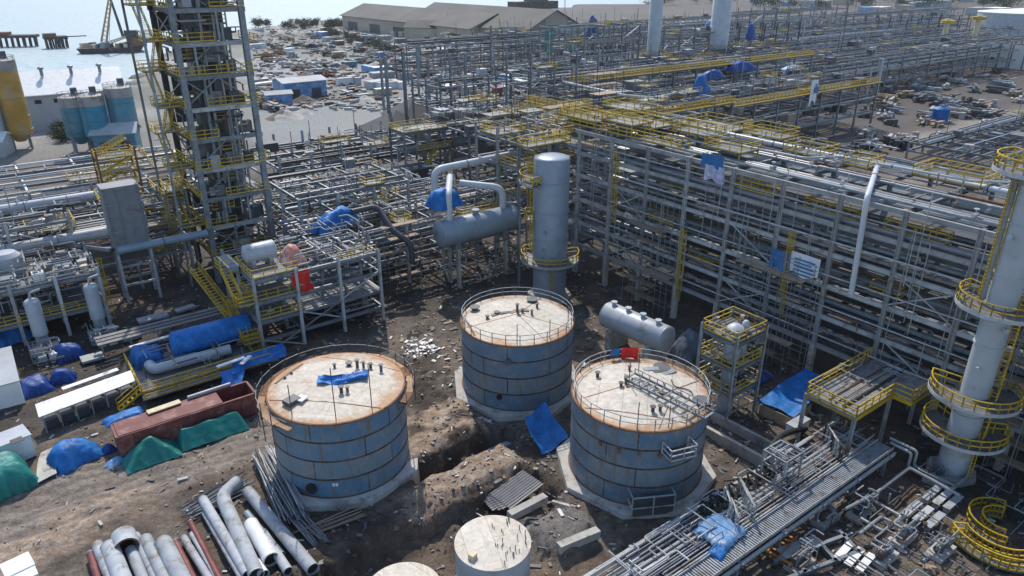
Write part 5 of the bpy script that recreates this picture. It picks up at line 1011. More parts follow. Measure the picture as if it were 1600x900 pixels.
for i,(x,y) in enumerate([(1462,745),(1410,840),(1290,810),(1470,860),(1380,870),(1250,880),(1345,800)]):
    u,v=U(x,y,.3); t=Thing('pump_skid',['grey pump on a concrete pad near the foot of the white column','pump skid with pale pipes below the lower row of gratings','small pump pad in the shade of the low rack','pump skid left of the curved yellow railings','pump pad at the bottom edge between gratings and steel frame','pump pad right of the timber crate','pump pad in front of the low rack walkway'][i],'pump',(u,v,0))
    t.add('pad',MB().box((u,v,.2),(2.6,1.3,.5)),CONC); t.add('motor',MB().lathe((u-.9,v,.85),[(.02,0),(.35,.02),(.35,.9),(.1,.95),(.1,1.3)],14,axis=(1,0,0)),STEELD); t.add('casing',MB().lathe((u+.5,v,.85),[(.4,-.2),(.45,.1),(.3,.3)],14,axis=(1,0,0)),STEEL); branches(t,u-1.2,u+1.2,v-.6,v+.8,.5,2.2,10,.09)
t=Thing('timber_crate','orange timber crate slatted open on the mud below the low rack','crate',P(1232,855,.4)); u,v=U(1230,858,.5)
t.add('tray',MB().box((u,v,.35),(3.4,2.2,.2),rz=.15),RUSTM)
for k in range(6): t.add('slat',MB().box((u-1.4+.56*k,v+(-1.4+.56*k)*.15,.56),(.2,2.3,.16),rz=.15),mat('orange_timber',(.45,.22,.09),.8,0,.4,2.0) if k==0 else MATS['orange_timber'])
for k in (-1,0,1): t.add('bearer',MB().box((u,v+k,.7),(3.4,.16,.14),rz=.15),MATS['orange_timber'])
t=Thing('steel_framework','grey steel frame lying flat on the mud below the low rack','frame',(46.5,20.3,0))
for a,b in (((42,21),(50,19)),((43,22.6),(51,20.6)),((44,20.4),(45,23)),((47,19.6),(48,22)),((49.4,19),(50.4,21.4)),((40,22),(44,18))): t.add('member',MB().ibeam((*a,.5),(*b,.5),.3,.35),STEEL)
t.add('plate',MB().box((46,22.2,.7),(4,1.2,.08),rz=-.24),STEELL)
def platform_section(label,c,r,a0,a1,wd,tilt=0.0):
    t=Thing('platform_section',label,'platform section',(*c,.2)); n=14
    t.add('deck',MB().lathe((*c,.3),[(r,0),(r+wd,0),(r+wd,.1),(r,.1),(r,0)],n*2,a0=a0,a1=a1,close=False),GRATE)
    for rr_ in (r+.05,r+wd-.05): t.add('railing',rail_mb(MB(),arc(c,rr_,a0,a1,n,.4),1.2,step=1.0,r=.05),YEL)
    for a in (a0,): t.add('end_rail',rail_mb(MB(),[(c[0]+r*math.cos(a),c[1]+r*math.sin(a),.4),(c[0]+(r+wd)*math.cos(a),c[1]+(r+wd)*math.sin(a),.4)],1.2,step=1.0,r=.05),YEL)
platform_section('curved yellow railed platform section lying at the bottom right, nearer of two',U(1558,842,.3),2.6,math.pi*.75,math.pi*1.5,1.2); platform_section('C-shaped yellow railed platform section lying at the right edge, farther of two',U(1562,828,.3),1.5,math.pi*.1,math.pi*1.15,1.1)
t=Thing('skip_container','bright blue steel container at the right edge beside the yellow sections','container',(66,11,0)); b_=t.add('body',MB().box((66.2,10.6,1.3),(10.5,2.5,2.5),rz=.36),BLUE)
for k in range(9): d=-4.8+1.2*k; t.add('rib',MB().box((66.2+d*math.cos(.36)-1.3*math.sin(.36),10.6+d*math.sin(.36)+1.3*math.cos(.36),1.3),(.12,.1,2.4),rz=.36),BLUE,b_)
t.add('door_end',MB().box((66.2-5.28*math.cos(.36),10.6-5.28*math.sin(.36),1.3),(.06,2.3,2.3),rz=.36),BLUEL)
# ------------------------------------------------------------------ background: farther racks
def far_rack(label,u0,u1,v0,v1,levels,bay,np_,rails='',top=0.0,colw=.45,axis='u',nb=30,steel=STEEL,deck=False,rmax=.35):
    t=Thing('pipe_rack',label,'pipe rack',((u0+u1)/2,(v0+v1)/2,0))
    nu=max(1,round((u1-u0)/bay)) if axis=='u' else max(1,round((u1-u0)/10)); nv=max(1,round((v1-v0)/10)) if axis=='u' else max(1,round((v1-v0)/bay))
    us=[u0+(u1-u0)*i/nu for i in range(nu+1)]; vs_=[v0+(v1-v0)*i/nv for i in range(nv+1)]
    frame(t,us,vs_,levels,colw,.34,.45,levels[-1]+top,steel)
    for z in levels: pipe_runs(t,axis,*((u0,u1,v0,v1) if axis=='u' else (v0,v1,u0,u1)),z,np_,rmax,.45,[PIPES[1],STEELD,STEEL,PIPES[4],PIPES[0],PIPES[1],STEELD,PIPES[2]],rmin=.08)
    for i in range(nb//2+6):
        d=R.uniform(.8,3.2); z=R.choice(levels); t.add('equipment_box',MB().box((R.uniform(u0+1,u1-1),R.uniform(v0+1,v1-1),z+d*.35),(d*R.uniform(.6,2),d*R.uniform(.5,1.2),d*.7)),R.choice([STEELD,STEEL,STEELD,DECK,GRATE,PIPES[4],CONC]))
    for i in range(nb//14+1):
        a=R.uniform(u0,u1-6); c_=R.uniform(v0,v1-4); z=levels[-1]+R.choice([.6,2.2,3.4]); o=walkway(t,a,a+R.uniform(3,6),c_,c_+R.uniform(2.5,4),z,R.choice(['NSEW','SW','SE'])); 
        for q in (0,3): t.add('platform_leg',MB().bar((a+q,c_+.2,levels[-1]),(a+q,c_+.2,z),.16),STEEL)
    branches(t,u0,u1,v0,v1,levels[-1]+.2,levels[-1]+2.4,nb,.16)
    for i in range(nb//2): u_=R.uniform(u0,u1);v_=R.uniform(v0,v1); t.add('stanchion',MB().tube((u_,v_,levels[-1]),(u_,v_,levels[-1]+R.uniform(2,7)),.08,5),R.choice([STEELL,STEEL,STEELD]))
    if deck: t.add('deck',MB().box(((u0+u1)/2,(v0+v1)/2,levels[-1]+.9),(u1-u0,v1-v0,.1)),DECK)
    z=levels[-1]+(.95 if deck else .3); c=dict(S=((u0,v0-.6),(u1,v0-.6)),N=((u0,v1+.6),(u1,v1+.6)),W=((u0-.6,v0),(u0-.6,v1)),E=((u1+.6,v0),(u1+.6,v1)))
    for k in rails:
        a,b=c[k]; o=t.add('railing',rail_mb(MB(),[(*a,z),(*b,z)],1.2,r=.055),YEL); 
        t.add('walkway',MB().bar((*a,z-.08),(*b,z-.08),1.1,.12),YEL if k in 'SW' else GRATE,o); t.add('railing',rail_mb(MB(),[(a[0]+(.9 if a[0]==b[0] else 0),a[1]+(.9 if a[1]==b[1] else 0),z),(b[0]+(.9 if a[0]==b[0] else 0),b[1]+(.9 if a[1]==b[1] else 0),z)],1.2,r=.05),YEL,o)
    return t
far_rack('rack with a yellow-railed deck and dark bays behind the long right-hand rack',148,216,110,134,[4.6,9.0,13.0],9.5,24,'SW',nb=70,rmax=.25)
far_rack('rack with a yellow-railed corner beyond the top end of the right-hand rack',108,146,108,138,[5,10,14.6],9.5,14,'SW',nb=60)
far_rack('crowded multi-level rack behind the yellow-railed decks, with blue covers on it',128,238,146,172,[4.6,8.8,13.0,16.2],10,22,'S',nb=120)
far_rack('long distant rack running to the upper right behind the crowded one',240,470,168,188,[4.5,8.5,12.5],12,14,'',nb=40)
far_rack('second long distant rack, farther up the picture on the right',255,520,214,236,[5,10,14],14,14,'',nb=40)
far_rack('low rack of many bare beams on the earth at the right edge',186,300,52,84,[2.2,4.2],8,22,'',nb=30,steel=STEELL)
far_rack('rack running off behind the top end of the long right-hand rack',80,104,112,140,[5,9,13.4],8,14,'SE',nb=80)
far_rack('distant rack on the skyline behind the two far grey columns',215,340,262,282,[6,12],12,12,'',nb=30)
far_rack('bare white steel frame on the yard between the tower and the posts',47,80,139,160,[4.2,7.6],6.6,9,'',top=2.4,nb=24,steel=STEELL)
far_rack('third long distant rack, dense and dark near the upper right corner',300,620,262,288,[5,10,15],15,16,'',nb=40)
far_rack('dense dark rack between the far yellow-railed deck and the long distant racks',236,420,140,160,[4.5,9,13],11,20,'',nb=60)
far_rack('rack of grey pipes filling the gap between the two long distant racks',225,430,191,208,[5,9.5,13.5],12,16,'',nb=50)
far_rack('skeletal rack left of the green net, in front of the barns',150,235,262,292,[5,10,15],12,10,'',nb=30)
t=Thing('flat_shed','long flat dark-roofed shed behind the middle rack','shed',(59,130,0)); o=t.add('wall',MB().box((59,130,3),(30,6.5,6)),STEELD); t.add('roof',MB().box((59,130,6.2),(31,7.5,.4)),ROOFG)
for k in range(14): t.add('roof_vent',MB().box((45.5+2.1*k,127.2,6.6),(.9,.6,.5)),STEELL)
pline('overhead_pipe','white pipe sagging across the gap towards the blue-covered rack',[P(880,128,17),P(935,140,17),P(975,149,16.5),P(1022,153,16),P(1080,140,16)],.3,WPIPE)
for x,y0,yb,vv_,r,lab in [(1022,0,60,176,2.2,'distant grey column, slimmer and left of two'),(1124,0,52,176,3.4,'distant pale column, thicker and right of two')]:
    u,_=onv(x,yb,vv_); t,sh=tower_vessel(lab,(u,vv_),[(r,.5),(r,44)],PALEGREY,[(17,0,6.283,1.6)],rings=(12,20,28,36))
# blue covers on the far racks
for (x,y,z,du,dv,h,mm,lab) in [(926,58,17,5,4,8,BLUED,'dark blue cover wrapped round a standing part, top left of the far racks'),(1112,46,17,9,5,4.5,BLUE,'bright blue cover at the foot of the thicker far column'),(1172,62,17,4,3,6,BLUED,'dark blue cover at the right end of the crowded far rack'),(1155,110,14.2,11,6,3,BLUED,'long dark blue cover on the deck of the far yellow-railed rack'),(1096,146,14.5,5,3.4,4.4,BLUE,'tall bright blue cover at the yellow-railed corner of a far rack'),(1112,122,14.5,8,3.5,2.2,BLUED,'low dark blue cover behind the tall bright one'),(1238,108,14,8,4,1.2,BLUEL,'pale blue sheet lying on the far yellow-railed deck'),(1545,28,2,20,10,7,BLUEL,'blue patch of sheeting on the far right skyline')]:
    u,v=U(x,y,z); tarp('tarpaulin',lab,(u,v),du,dv,h,R.uniform(-.3,.3),mm,z,x*.07,n=16,sq=2.6)
a=onv(1274,125,109); b=onv(1274,160,109); hung('banner','white banner with a blue emblem hung on the far yellow-railed rack',(a[0]-1.6,109.0,0),(a[0]+1.6,109.0,0),a[1],b[1],BANW,1,'banner')
a2=onv(1275,140,108.8); Thing('emblem','round dark blue emblem in the middle of the white banner','emblem',(a2[0],108.75,a2[1]),mb=MB().lathe((a2[0]+.1,108.7,a2[1]),[(.95,0),(.95,.06)],24,axis=(0,-1,0)).box((a2[0]-.2,108.66,a2[1]+1.3),(.7,.06,.4)),m=BANB)
# scaffold towers and net
for i,(u,v,h,n,lab) in enumerate([(92,100,24,6,'tall dense scaffold at the top end of the right-hand rack'),(100,108,26,5,'tall scaffold behind the dense one, reaching higher'),(86,104,20,4,'lower scaffold left of the dense tall one')]):
    scaffold('scaffold',lab,(u,v,0),9,9,h,'u',n,2.2,3.0,planks=True,m=STEELD)
t=scaffold('scaffold','netted scaffold with torn green net among the far racks',(*U(852,150,0),0),12,12,24,'u',5,2.4,4.0)
u,v,_=t.loc
for k in range(3): 
    def fn(a,b,k=k): return (u-1+4.6*k+5*a,v-.4+.5*math.sin(a*8+k)*b,23-1.5*k-9*b*(.8+.3*math.sin(a*5+k))-8*(k%2))
    t.add('net',MB().grid(10,10,fn),NET)
for i,(x,yb,yt) in enumerate([(611,222,88),(638,228,80),(672,176,92),(706,180,86),(729,182,84),(600,170,92),(690,120,60),(768,130,40),(655,150,70)]):
    g=G(x,yb); d=ray(x,yt); d0=ray(x,yb); Yw=g[1]; hz=CAMZ+d[2]/d[1]*Yw; u,v=to_uv(*g)
    t=Thing('steel_post','tall slender steel post standing alone in the yard beyond the middle rack','post',(u,v,0),'tall slender steel posts beyond the middle rack'); t.add('shaft',MB().ibeam((u,v,0),(u,v,hz),.7,.7),STEEL); t.add('base_plate',MB().box((u,v,.3),(1.6,1.6,.6)),CONC)
for i in range(34):
    x=R.uniform(690,900); y=R.uniform(60,140); u,v=U(x,y); h=R.uniform(10,20)
    Thing('scaffold_pole','thin bare scaffold pole among the far racks below the barns','pole',(u,v,0),'thin scaffold poles among the far racks',mb=MB().tube((u,v,0),(u,v,h),.16,5),m=R.choice([STEEL,STEELD,STEELL]))
for x,y,h in [(1467,95,20),(1513,97,22)]:
    u,v=U(x,y); t=Thing('lamp_mast','grey mast with a yellow crown platform in front of the far white wall','mast',(u,v,0),'masts before the far white wall'); t.add('shaft',MB().lathe((u,v,0),[(1.4,0),(1.2,h),(.01,h)],14),CREAMY); t.add('crown',MB().lathe((u,v,h-2),[(3.2,0),(3.2,1.4),(.01,1.4)],12),YEL)
# ------------------------------------------------------------------ background: buildings, silos, shore
def gable(name,label,cat,a,b,depth,eave,ridge,wm,rm,win=0,over=.5,vents=0,doors=0):
    """gabled building whose front eave runs from a to b; depth to the left of a->b"""
    a=Vector((*a,0));b=Vector((*b,0)); d=(b-a).normalized(); s=V(-d.y,d.x,0); L=(b-a).length; t=Thing(name,label,cat,tuple((a+b)/2+s*depth/2)); 
    p=lambda x,y,z: a+d*x+s*y+V(0,0,z)
    vs_=[p(0,0,-1),p(L,0,-1),p(L,depth,-1),p(0,depth,-1),p(0,0,eave),p(L,0,eave),p(L,depth,eave),p(0,depth,eave),p(0,depth/2,ridge),p(L,depth/2,ridge)]
    w_=t.add('wall',MB().raw(vs_,[(0,1,5,4),(2,3,7,6),(1,2,6,9,5),(3,0,4,8,7)]),wm,smooth=0)
    k=over*(ridge-eave)/(depth/2)
    for s0,s1,z0,z1 in ((-over,depth/2,eave-k,ridge),(depth+over,depth/2,eave-k,ridge)):
        q=[p(-over,s0,z0),p(L+over,s0,z0),p(L+over,s1,z1),p(-over,s1,z1)]; q2=[x+V(0,0,.25) for x in q]; 
        r_=t.add('roof',MB().raw(q+q2,[(3,2,1,0),(4,5,6,7),(0,1,5,4),(1,2,6,5),(2,3,7,6),(3,0,4,7)]),rm,smooth=0)
    for i in range(win):
        x=L*(i+.7)/(win+.4); t.add('window',MB().box(tuple(p(x,-.06,eave*.78)),(1.7,.14,1.1),rz=math.atan2(d.y,d.x)),GLASS,w_)
    for i in range(doors):
        x=L*(i+.5)/doors; t.add('door',MB().box(tuple(p(x,-.05,eave*.3)),(L/doors*.45,.12,eave*.6),rz=math.atan2(d.y,d.x)),STEELD,w_)
    for i in range(vents):
        x=L*(i+.4)/vents; t.add('roof_vent',MB().lathe(tuple(p(x,depth*.36,ridge-.9)),[(.45,0),(.45,1.9),(.8,1.9),(.8,2.4),(.1,2.7)],10),STEEL)
    return t
gable('warehouse','white-roofed warehouse on the shore behind the silos','warehouse',U(20,207),U(202,190),20,10.2,15.2,WALLG,WHITE,6,1.0,4)
gable('warehouse','low pale shed at the foot of the yellow silo by the left edge','shed',U(-70,250),U(8,246),8,4,5.5,WALLG,WHITE,2)
def silo(label,c,r,h,m,cap=GREYP,legs=True):
    t=Thing('silo',label,'silo',(*c,0)); u,v=c
    t.add('shell',MB().lathe((u,v,2.0),[(r*.35,0),(r,2.2),(r,h-3)],28,close=False),m); t.add('cap',MB().lathe((u,v,h-1),[(r+.05,0),(r+.05,2.4),(r*.3,3.0),(.01,3.0)],28),cap)
    for z in (5,h*.4,h*.62,h*.82): t.add('hoop',MB().lathe((u,v,z),[(r+.003,0),(r+.1,.05),(r+.1,.2),(r+.003,.25)],28,close=False),m)
    for k in range(4): a=math.pi/4+k*math.pi/2; t.add('leg',MB().bar((u+r*.8*math.cos(a),v+r*.8*math.sin(a),0),(u+r*.8*math.cos(a),v+r*.8*math.sin(a),4.2),.5),STEEL)
    t.add('filter_unit',MB().box((u+r*.3,v,h+2.6),(1.4,1.4,1.8)),STEELD); t.add('rail',rail_mb(MB(),arc((u,v),r,0,6.283,12,h+1.4),1.0,toe=False),STEEL); ladder(t,(u-r*.75,v-r*.75,1),h+1,-.8,False,STEEL)
silo('ochre yellow cement silo at the left edge',U(37,232),3.3,21,OCHRE); silo('grey silo cut by the left edge beside the ochre one',U(-6,238),3.6,12,PALEGREY)
silo('teal silo, leftmost of three before the warehouse',U(131,236),3.0,12.5,TEAL); silo('teal silo with a bluer body, middle of three before the warehouse',U(160,236),3.0,12.8,mat('bright_teal_paint',(.05,.27,.38),.5,0,.2,.4)); silo('teal silo with a tall grey top, rightmost of three before the warehouse',U(203,230),3.3,14.2,TEAL)
gable('batching_hut','small teal hut with a pale roof in front of the silos','hut',U(150,242),U(216,238),7,5.2,7.0,TEAL,WALLG,0,.6,0,2)
for lab,a,b,dp,ev,rd in [('grey barn-like warehouse on the far shore, left of two',(735,72),(536,45),40,10,17.5),('grey barn-like warehouse on the far shore, right of two',(822,80),(641,57),44,11,21)]:
    gable('warehouse',lab,'warehouse',U(*b),U(*a),dp,ev,rd,WALLT,ROOFG,0,1.5,0,5)
gable('warehouse','small tan gabled shed in front of the right-hand barn','shed',U(716,62),U(648,60),16,8,12,WALLT,ROOFG)
gable('shed','bright blue open-fronted shed with a pale roof in the far yard','shed',U(446,158),U(512,151),11,6.0,7.0,BLUEL,WALLG,0,.6,0,2)
gable('shed','low blue hut left of the open-fronted blue shed','shed',U(418,166),U(458,163),6,3.6,4.4,BLUEL,WALLG)
for lab,(x,y),s,h in [('big grey fabric shelter with a pyramid roof beyond the middle rack',(622,228),17,9.5),('second grey pyramid-roofed shelter behind the first',(648,200),15,9)]:
    u,v=U(x,y); t=Thing('shelter',lab,'shelter',(u,v,0)); q=[(u-s/2,v-s/2,h*.45),(u+s/2,v-s/2,h*.45),(u+s/2,v+s/2,h*.45),(u-s/2,v+s/2,h*.45),(u,v,h)]
    t.add('roof',MB().raw(q,[(0,1,4),(1,2,4),(2,3,4),(3,0,4),(3,2,1,0)]),ROOFG,smooth=0); t.add('wall',MB().box((u,v,h*.21),(s*.94,s*.94,h*.46)),WALLG,smooth=0)
t=Thing('tank','wide pale storage tank far off at the upper right edge','storage tank',P(1590,56,0)); u,v,_=t.loc; t.add('shell',MB().lathe((u,v,0),[(27,0),(27,15)],64,close=False),PALEGREY); t.add('roof',MB().lathe((u,v,15),[(27.3,0),(27.3,.5),(.01,3)],64),WHITE)
t=Thing('boundary_wall','long white wall far off at the upper right','wall',P(1540,100,0)); a=U(1462,96);b=U(1680,118); t.add('panel',MB().bar((*a,5),(*b,5),.5,11),WHITE)
for k in range(12): f=k/11; t.add('post',MB().bar((a[0]+(b[0]-a[0])*f-.3,a[1]+(b[1]-a[1])*f-.5,-.5),(a[0]+(b[0]-a[0])*f-.3,a[1]+(b[1]-a[1])*f-.5,11),.5),STEEL)
t=Thing('blue_drum','round blue plastic tank on the bare earth at the right','tank',P(1467,190,0)); u,v,_=t.loc; t.add('body',MB().lathe((u,v,.1),[(2.4,0),(2.4,3.8),(2.0,4.2),(.6,4.6),(.6,4.9),(.01,4.9)],24),BLUE); t.add('pallet',MB().box((u,v,.2),(5.4,5.4,.3)),CONC)
u,v=U(1466,215); Thing('sack','small white sack on the earth in front of the blue tank','sack',(u,v,0),mb=MB().lathe((u,v,.1),[(.1,0),(.8,.2),(.9,.9),(.3,1.5),(.01,1.7)],12),m=WHITE)
u,v=U(1387,131); Thing('sack','white bag beside the small steel stack on the earth','sack',(u,v,0),mb=MB().lathe((u,v,.1),[(1.2,0),(1.6,.6),(1.3,2.4),(.01,3)],12),m=WHITE)
for x,y,h in [(1367,148,13),(1352,160,12)]:
    u,v=U(x,y); t=Thing('stack','slim grey stack on the earth right of the far yellow-railed deck' if x>1360 else 'thin stay pole left of the slim grey stack','stack',(u,v,0)); t.add('shaft',MB().lathe((u,v,0),[(.9 if x>1360 else .25,0),(.9 if x>1360 else .25,h)],14),PALEGREY); t.add('foot',MB().box((u,v,.3),(2.4,2.4,.7)),CONC)
# jetty, barge and crane
def jetty(label,x0,x1,y,wd,zt,piles):
    t=Thing('jetty',label,'jetty',P((x0+x1)/2,y,-1.6)); a=U(x0,y,-1.6);b=U(x1,y-2,-1.6); o=t.add('deck',MB().bar((*a,zt),(*b,zt),wd,1.6),HULL); t.add('edge_beam',MB().bar((a[0],a[1],zt+1.6),(a[0]*.45+b[0]*.55,a[1]*.45+b[1]*.55,zt+1.6),wd*.6,1.8),RUSTM,o)
    for i in range(piles):
        f=(i+.5)/piles
        for s in (-.35,.35): t.add('pile',MB().tube((a[0]+(b[0]-a[0])*f,a[1]+(b[1]-a[1])*f+s*wd,-6),(a[0]+(b[0]-a[0])*f+R.uniform(-.6,.6),a[1]+(b[1]-a[1])*f+s*wd,zt),.55,8),HULL)
jetty('dark ruined jetty on piles out in the water at the left edge',-30,62,74,9,4.5,10); jetty('short detached piece of ruined jetty right of the longer one',72,108,76,9,4.5,6)
Thing('fender_line','thin dark boom line floating between the jetty and the crane barge','boom',P(118,57,-1.5),mb=MB().bar((*U(90,58,-1.4),-1.3),(*U(135,56,-1.4),-1.3),.6,.6),m=HULL)
t=Thing('crane_barge','crane barge with a raised tan lattice boom moored off the left shore','barge',P(172,84,-1.6)); a=Vector((*U(130,85,-1.6),0));b=Vector((*U(216,82,-1.6),0)); d=(b-a).normalized(); s=V(-d.y,d.x,0)
t.add('hull',MB().raw([a+V(0,0,-2.6),b+V(0,0,-2.6),b+s*14+V(0,0,-2.6),a+s*14+V(0,0,-2.6),a-d*3+V(0,0,1.4),b+d*3+V(0,0,1.4),b+d*3+s*14+V(0,0,1.4),a-d*3+s*14+V(0,0,1.4)],[(3,2,1,0),(4,5,6,7),(0,1,5,4),(1,2,6,5),(2,3,7,6),(3,0,4,7)]),HULL,smooth=0)
c=a+d*11+s*5; L=(b-a).length
def lattice(t,name,p,q,w_,m):
    p=Vector(p);q=Vector(q); e=(q-p).normalized(); x=e.cross(V(0,1,0)).normalized()*w_; y=e.cross(x).normalized()*w_; mb=MB(); cs=[x+y,x-y,-x-y,-x+y]
    for k in cs: mb.bar(p+k,q+k*.5,.6)
    for i in range(10):
        for k in range(4): mb.bar(p+(q-p)*(i/10)+cs[k]*(1-.05*i),p+(q-p)*((i+1)/10)+cs[(k+1)%4]*(1-.05*(i+1)),.2)
    t.add(name,mb,m)
mat('tan_boom_paint',(.42,.30,.14),.7); tip=c+d*8+V(0,0,27.5); lattice(t,'boom',c+V(0,0,4),tip,1.3,MATS['tan_boom_paint']); lattice(t,'back_stay',c+d*10.5+V(0,0,7),tip,.45,STEELD); t.add('cable',MB().tube(tip,c+d*3+V(0,0,5),.12,5),STEELD); lattice(t,'jib',c+V(0,0,3),c+d*16+V(0,0,8),.6,CREAMY)
o=t.add('cab',MB().box(tuple(c+d*15+V(0,0,8)),(6,5,4.5),rz=.2),STEELD); t.add('engine_house',MB().box(tuple(c+d*17+V(0,0,4)),(9,6,5),rz=.1),RUSTM)
for i in range(26): 
    p=a+d*R.uniform(0,L)+s*R.uniform(1,12); q=R.uniform(.8,3); t.add('deck_gear',MB().box((p.x,p.y,1.4+q/2),(q*R.uniform(.6,1.8),q,q),rz=R.random()),R.choice([HULL,RUSTM,STEELD,CREAMY,STEEL]))
t=Thing('ship','dark ship on the horizon above the far racks','ship',P(833,16,-1.6)); u,v,_=t.loc; t.add('hull',MB().box((u,v,3),(60,16,10)),HULL); t.add('superstructure',MB().box((u+4,v,13),(26,12,12)),STEELD); t.add('funnel',MB().lathe((u,v,18),[(3,0),(2.6,8),(.01,8)],12),STEELD)
CLODM=mat('heaped_soil',(.17,.14,.11),.95,0,.5,.5)
# ------------------------------------------------------------------ background: yard clutter, one thing each
def yard_box(label,name,cat,x,y,L,W_,H_,m,group,rz=0.0):
    u,v=U(x,y); t=Thing(name,label,cat,(u,v,0),group); t.add('body',MB().box((u,v,H_/2),(L,W_,H_),rz=rz),m); t.add('roof',MB().box((u,v,H_+.09),(L+.3,W_+.3,.16),rz=rz),R.choice([WALLG,m,WHITE]))
YC=[(BLUEL,'blue'),(WHITE,'white'),(OXIDE,'dark red'),(WALLG,'grey'),(TEAL,'teal'),(WALLT,'tan')]
def inyard(): 
    while True:
        x=R.uniform(398,860); y=R.uniform(42,150)
        if y>44+max(0,(x-640)*.10) and not(430<x<540 and 95<y<170): return x,y
for i in range(70):
    x,y=inyard(); m,cn=R.choices(YC,[1.6,3,.7,6,.8,4])[0]; k=R.random()
    if k<.5: yard_box(f'small {cn} container in the far yard between the sea and the racks','site_container','container',x,y,R.choice([6,6,9]),2.4,2.5,m,f'{cn} containers in the far yard',R.choice([0,math.pi/2,.3]))
    else: yard_box(f'low {cn} site hut in the far yard before the barns','site_hut','hut',x,y,R.uniform(4,10),R.uniform(3,6),R.uniform(2.2,3.4),m,f'{cn} site huts in the far yard',R.choice([0,math.pi/2,.2]))
def material_stack(u,v,label,group,mats,rz,L):
    t=Thing('material_stack',label,'stack',(u,v,0),group); mb=MB()
    for k in range(R.randint(5,12)): mb.box((u+R.uniform(-2,2),v+R.uniform(-2,2),.35+.22*k),(L*R.uniform(.4,1),R.uniform(.25,1.3),R.uniform(.25,.7)),rz=rz+R.uniform(-.12,.12))
    for k in range(R.randint(0,4)): mb.box((u+R.uniform(-3,3),v+R.uniform(-3,3),R.uniform(.6,1.4)),(R.uniform(.6,1.6),R.uniform(.6,1.6),R.uniform(1.2,2.6)),rz=R.random())
    t.add('pile',mb,R.choice(mats))
rows=[((405,70),(560,128)),((430,60),(640,118)),((470,52),(700,112)),((520,70),(760,140)),((560,64),(800,120)),((600,62),(850,112)),((640,80),(860,140)),((410,95),(520,118)),((405,130),(430,180))]
for i in range(185):
    (xa,ya),(xb,yb)=R.choice(rows); f=R.random(); x=xa+(xb-xa)*f+R.gauss(0,5); y=ya+(yb-ya)*f+R.gauss(0,2); u,v=U(x,y)
    material_stack(u,v,'stack of stored material in a row on the pale far yard','stacks of stored material in the far yard',[RUSTM,STEELD,STEELD,STEEL,WOOD,STEELD,STEELL,CONC,STEEL],R.choice([0,math.pi/2,.2]),R.uniform(3,9))
for i in range(14):
    x,y=R.uniform(420,620),R.uniform(105,185); u,v=U(x,y); t=Thing('soil_heap','low heap of grey soil on the far yard','heap',(u,v,0),'soil heaps on the far yard'); r_=R.uniform(2.5,6)
    t.add('body',MB().grid(14,14,lambda a,b:(u+(a-.5)*2*r_,v+(b-.5)*2*r_,max(0,1-math.hypot(2*a-1,2*b-1))*r_*.5*(.8+.5*vnoise(a*5+x,b*5))-.05)),CONC if R.random()<.5 else CLODM)
def vehicle(label,name,cat,x,y,m,truck,group):
    u,v=U(x,y); rz=R.choice([0,.3,math.pi/2]); co,si=math.cos(rz),math.sin(rz); q=lambda a,b:(u+a*co-b*si,v+a*si+b*co); t=Thing(name,label,cat,(u,v,0),group)
    if truck: t.add('bed',MB().box((*q(-1.2,0),1.9),(5.4,2.3,1.9),rz=rz),m); t.add('cab',MB().box((*q(2.9,0),1.7),(1.9,2.2,2.3),rz=rz),WHITE)
    else: t.add('body',MB().box((*q(0,0),.75),(4.4,1.8,.8),rz=rz),m); t.add('cab',MB().box((*q(-.2,0),1.4),(2.2,1.6,.65),rz=rz),GLASS)
    for a in (-1.5,1.7):
        for b in (-.9,.9): t.add('wheel',MB().lathe((*q(a,b),.45),[(.45,-.15),(.45,.15)],12,axis=(-si,co,0)),RUBBER)
for i in range(26):
    x,y=inyard(); m,cn=R.choice(YC); tr=R.random()<.5; vehicle(f'{cn} {"truck" if tr else "car"} parked in the far yard','truck' if tr else 'car','truck' if tr else 'car',x,y,m,tr,f'{cn} {"trucks" if tr else "cars"} in the far yard')
def tree(label,u,v,h,r,group,z=0.0,name='tree'):
    t=Thing(name,label,name,(u,v,z),group); t.add('trunk',MB().path([(u,v,z-.3),(u+.2,v,z+h*.4),(u+.1,v+.3,z+h*.7)],.22,7,True,.08),BARK)
    mb=MB()
    cl=[(R.gauss(0,r*.4),R.gauss(0,r*.4),h*.62+R.gauss(0,h*.14)) for _ in range(9)]
    for a,b,c in cl:
        for k in range(60):
            p=V(u+a+R.gauss(0,r*.24),v+b+R.gauss(0,r*.24),z+c+R.gauss(0,r*.2)); e=V(R.gauss(0,1),R.gauss(0,1),R.gauss(0,1)).normalized(); f=e.orthogonal().normalized(); g=e.cross(f); s=R.uniform(.2,.5)*r*.22
            mb.raw([p+f*s,p+g*s*.7,p-f*s,p-g*s*.7],[(0,1,2,3)])
    t.add('crown',mb,LEAF,smooth=0)
for i in range(46):
    f=i/45; x=505+f*110+R.uniform(-8,8); y=52+f*34+R.uniform(-3,3); u,v=U(x,y); tree('small dark tree in the row along the far yard road',u,v,R.uniform(3,5),R.uniform(2,3.2),'trees along the far yard road')
for i in range(26):
    x=R.uniform(398,535); y=R.uniform(38,46); u,v=U(x,y); tree('low scrubby bush on the shore left of the barns',u,v,R.uniform(3,5.5),R.uniform(3,6),'bushes on the shore left of the barns',name='bush')
for i in range(12):
    x=R.uniform(95,132); y=R.uniform(205,222); u,v=U(x,y); tree('low bush at the foot of the white-roofed warehouse',u,v,R.uniform(2.5,4),R.uniform(2,3),'bushes before the white-roofed warehouse',name='bush')
for i in range(70):
    x=R.uniform(1000,1650); y=R.uniform(-12,14); u,v=U(x,y,0); tree('distant dark tree on the skyline at the upper right',u,v,R.uniform(8,16),R.uniform(7,12),'trees on the upper right skyline')
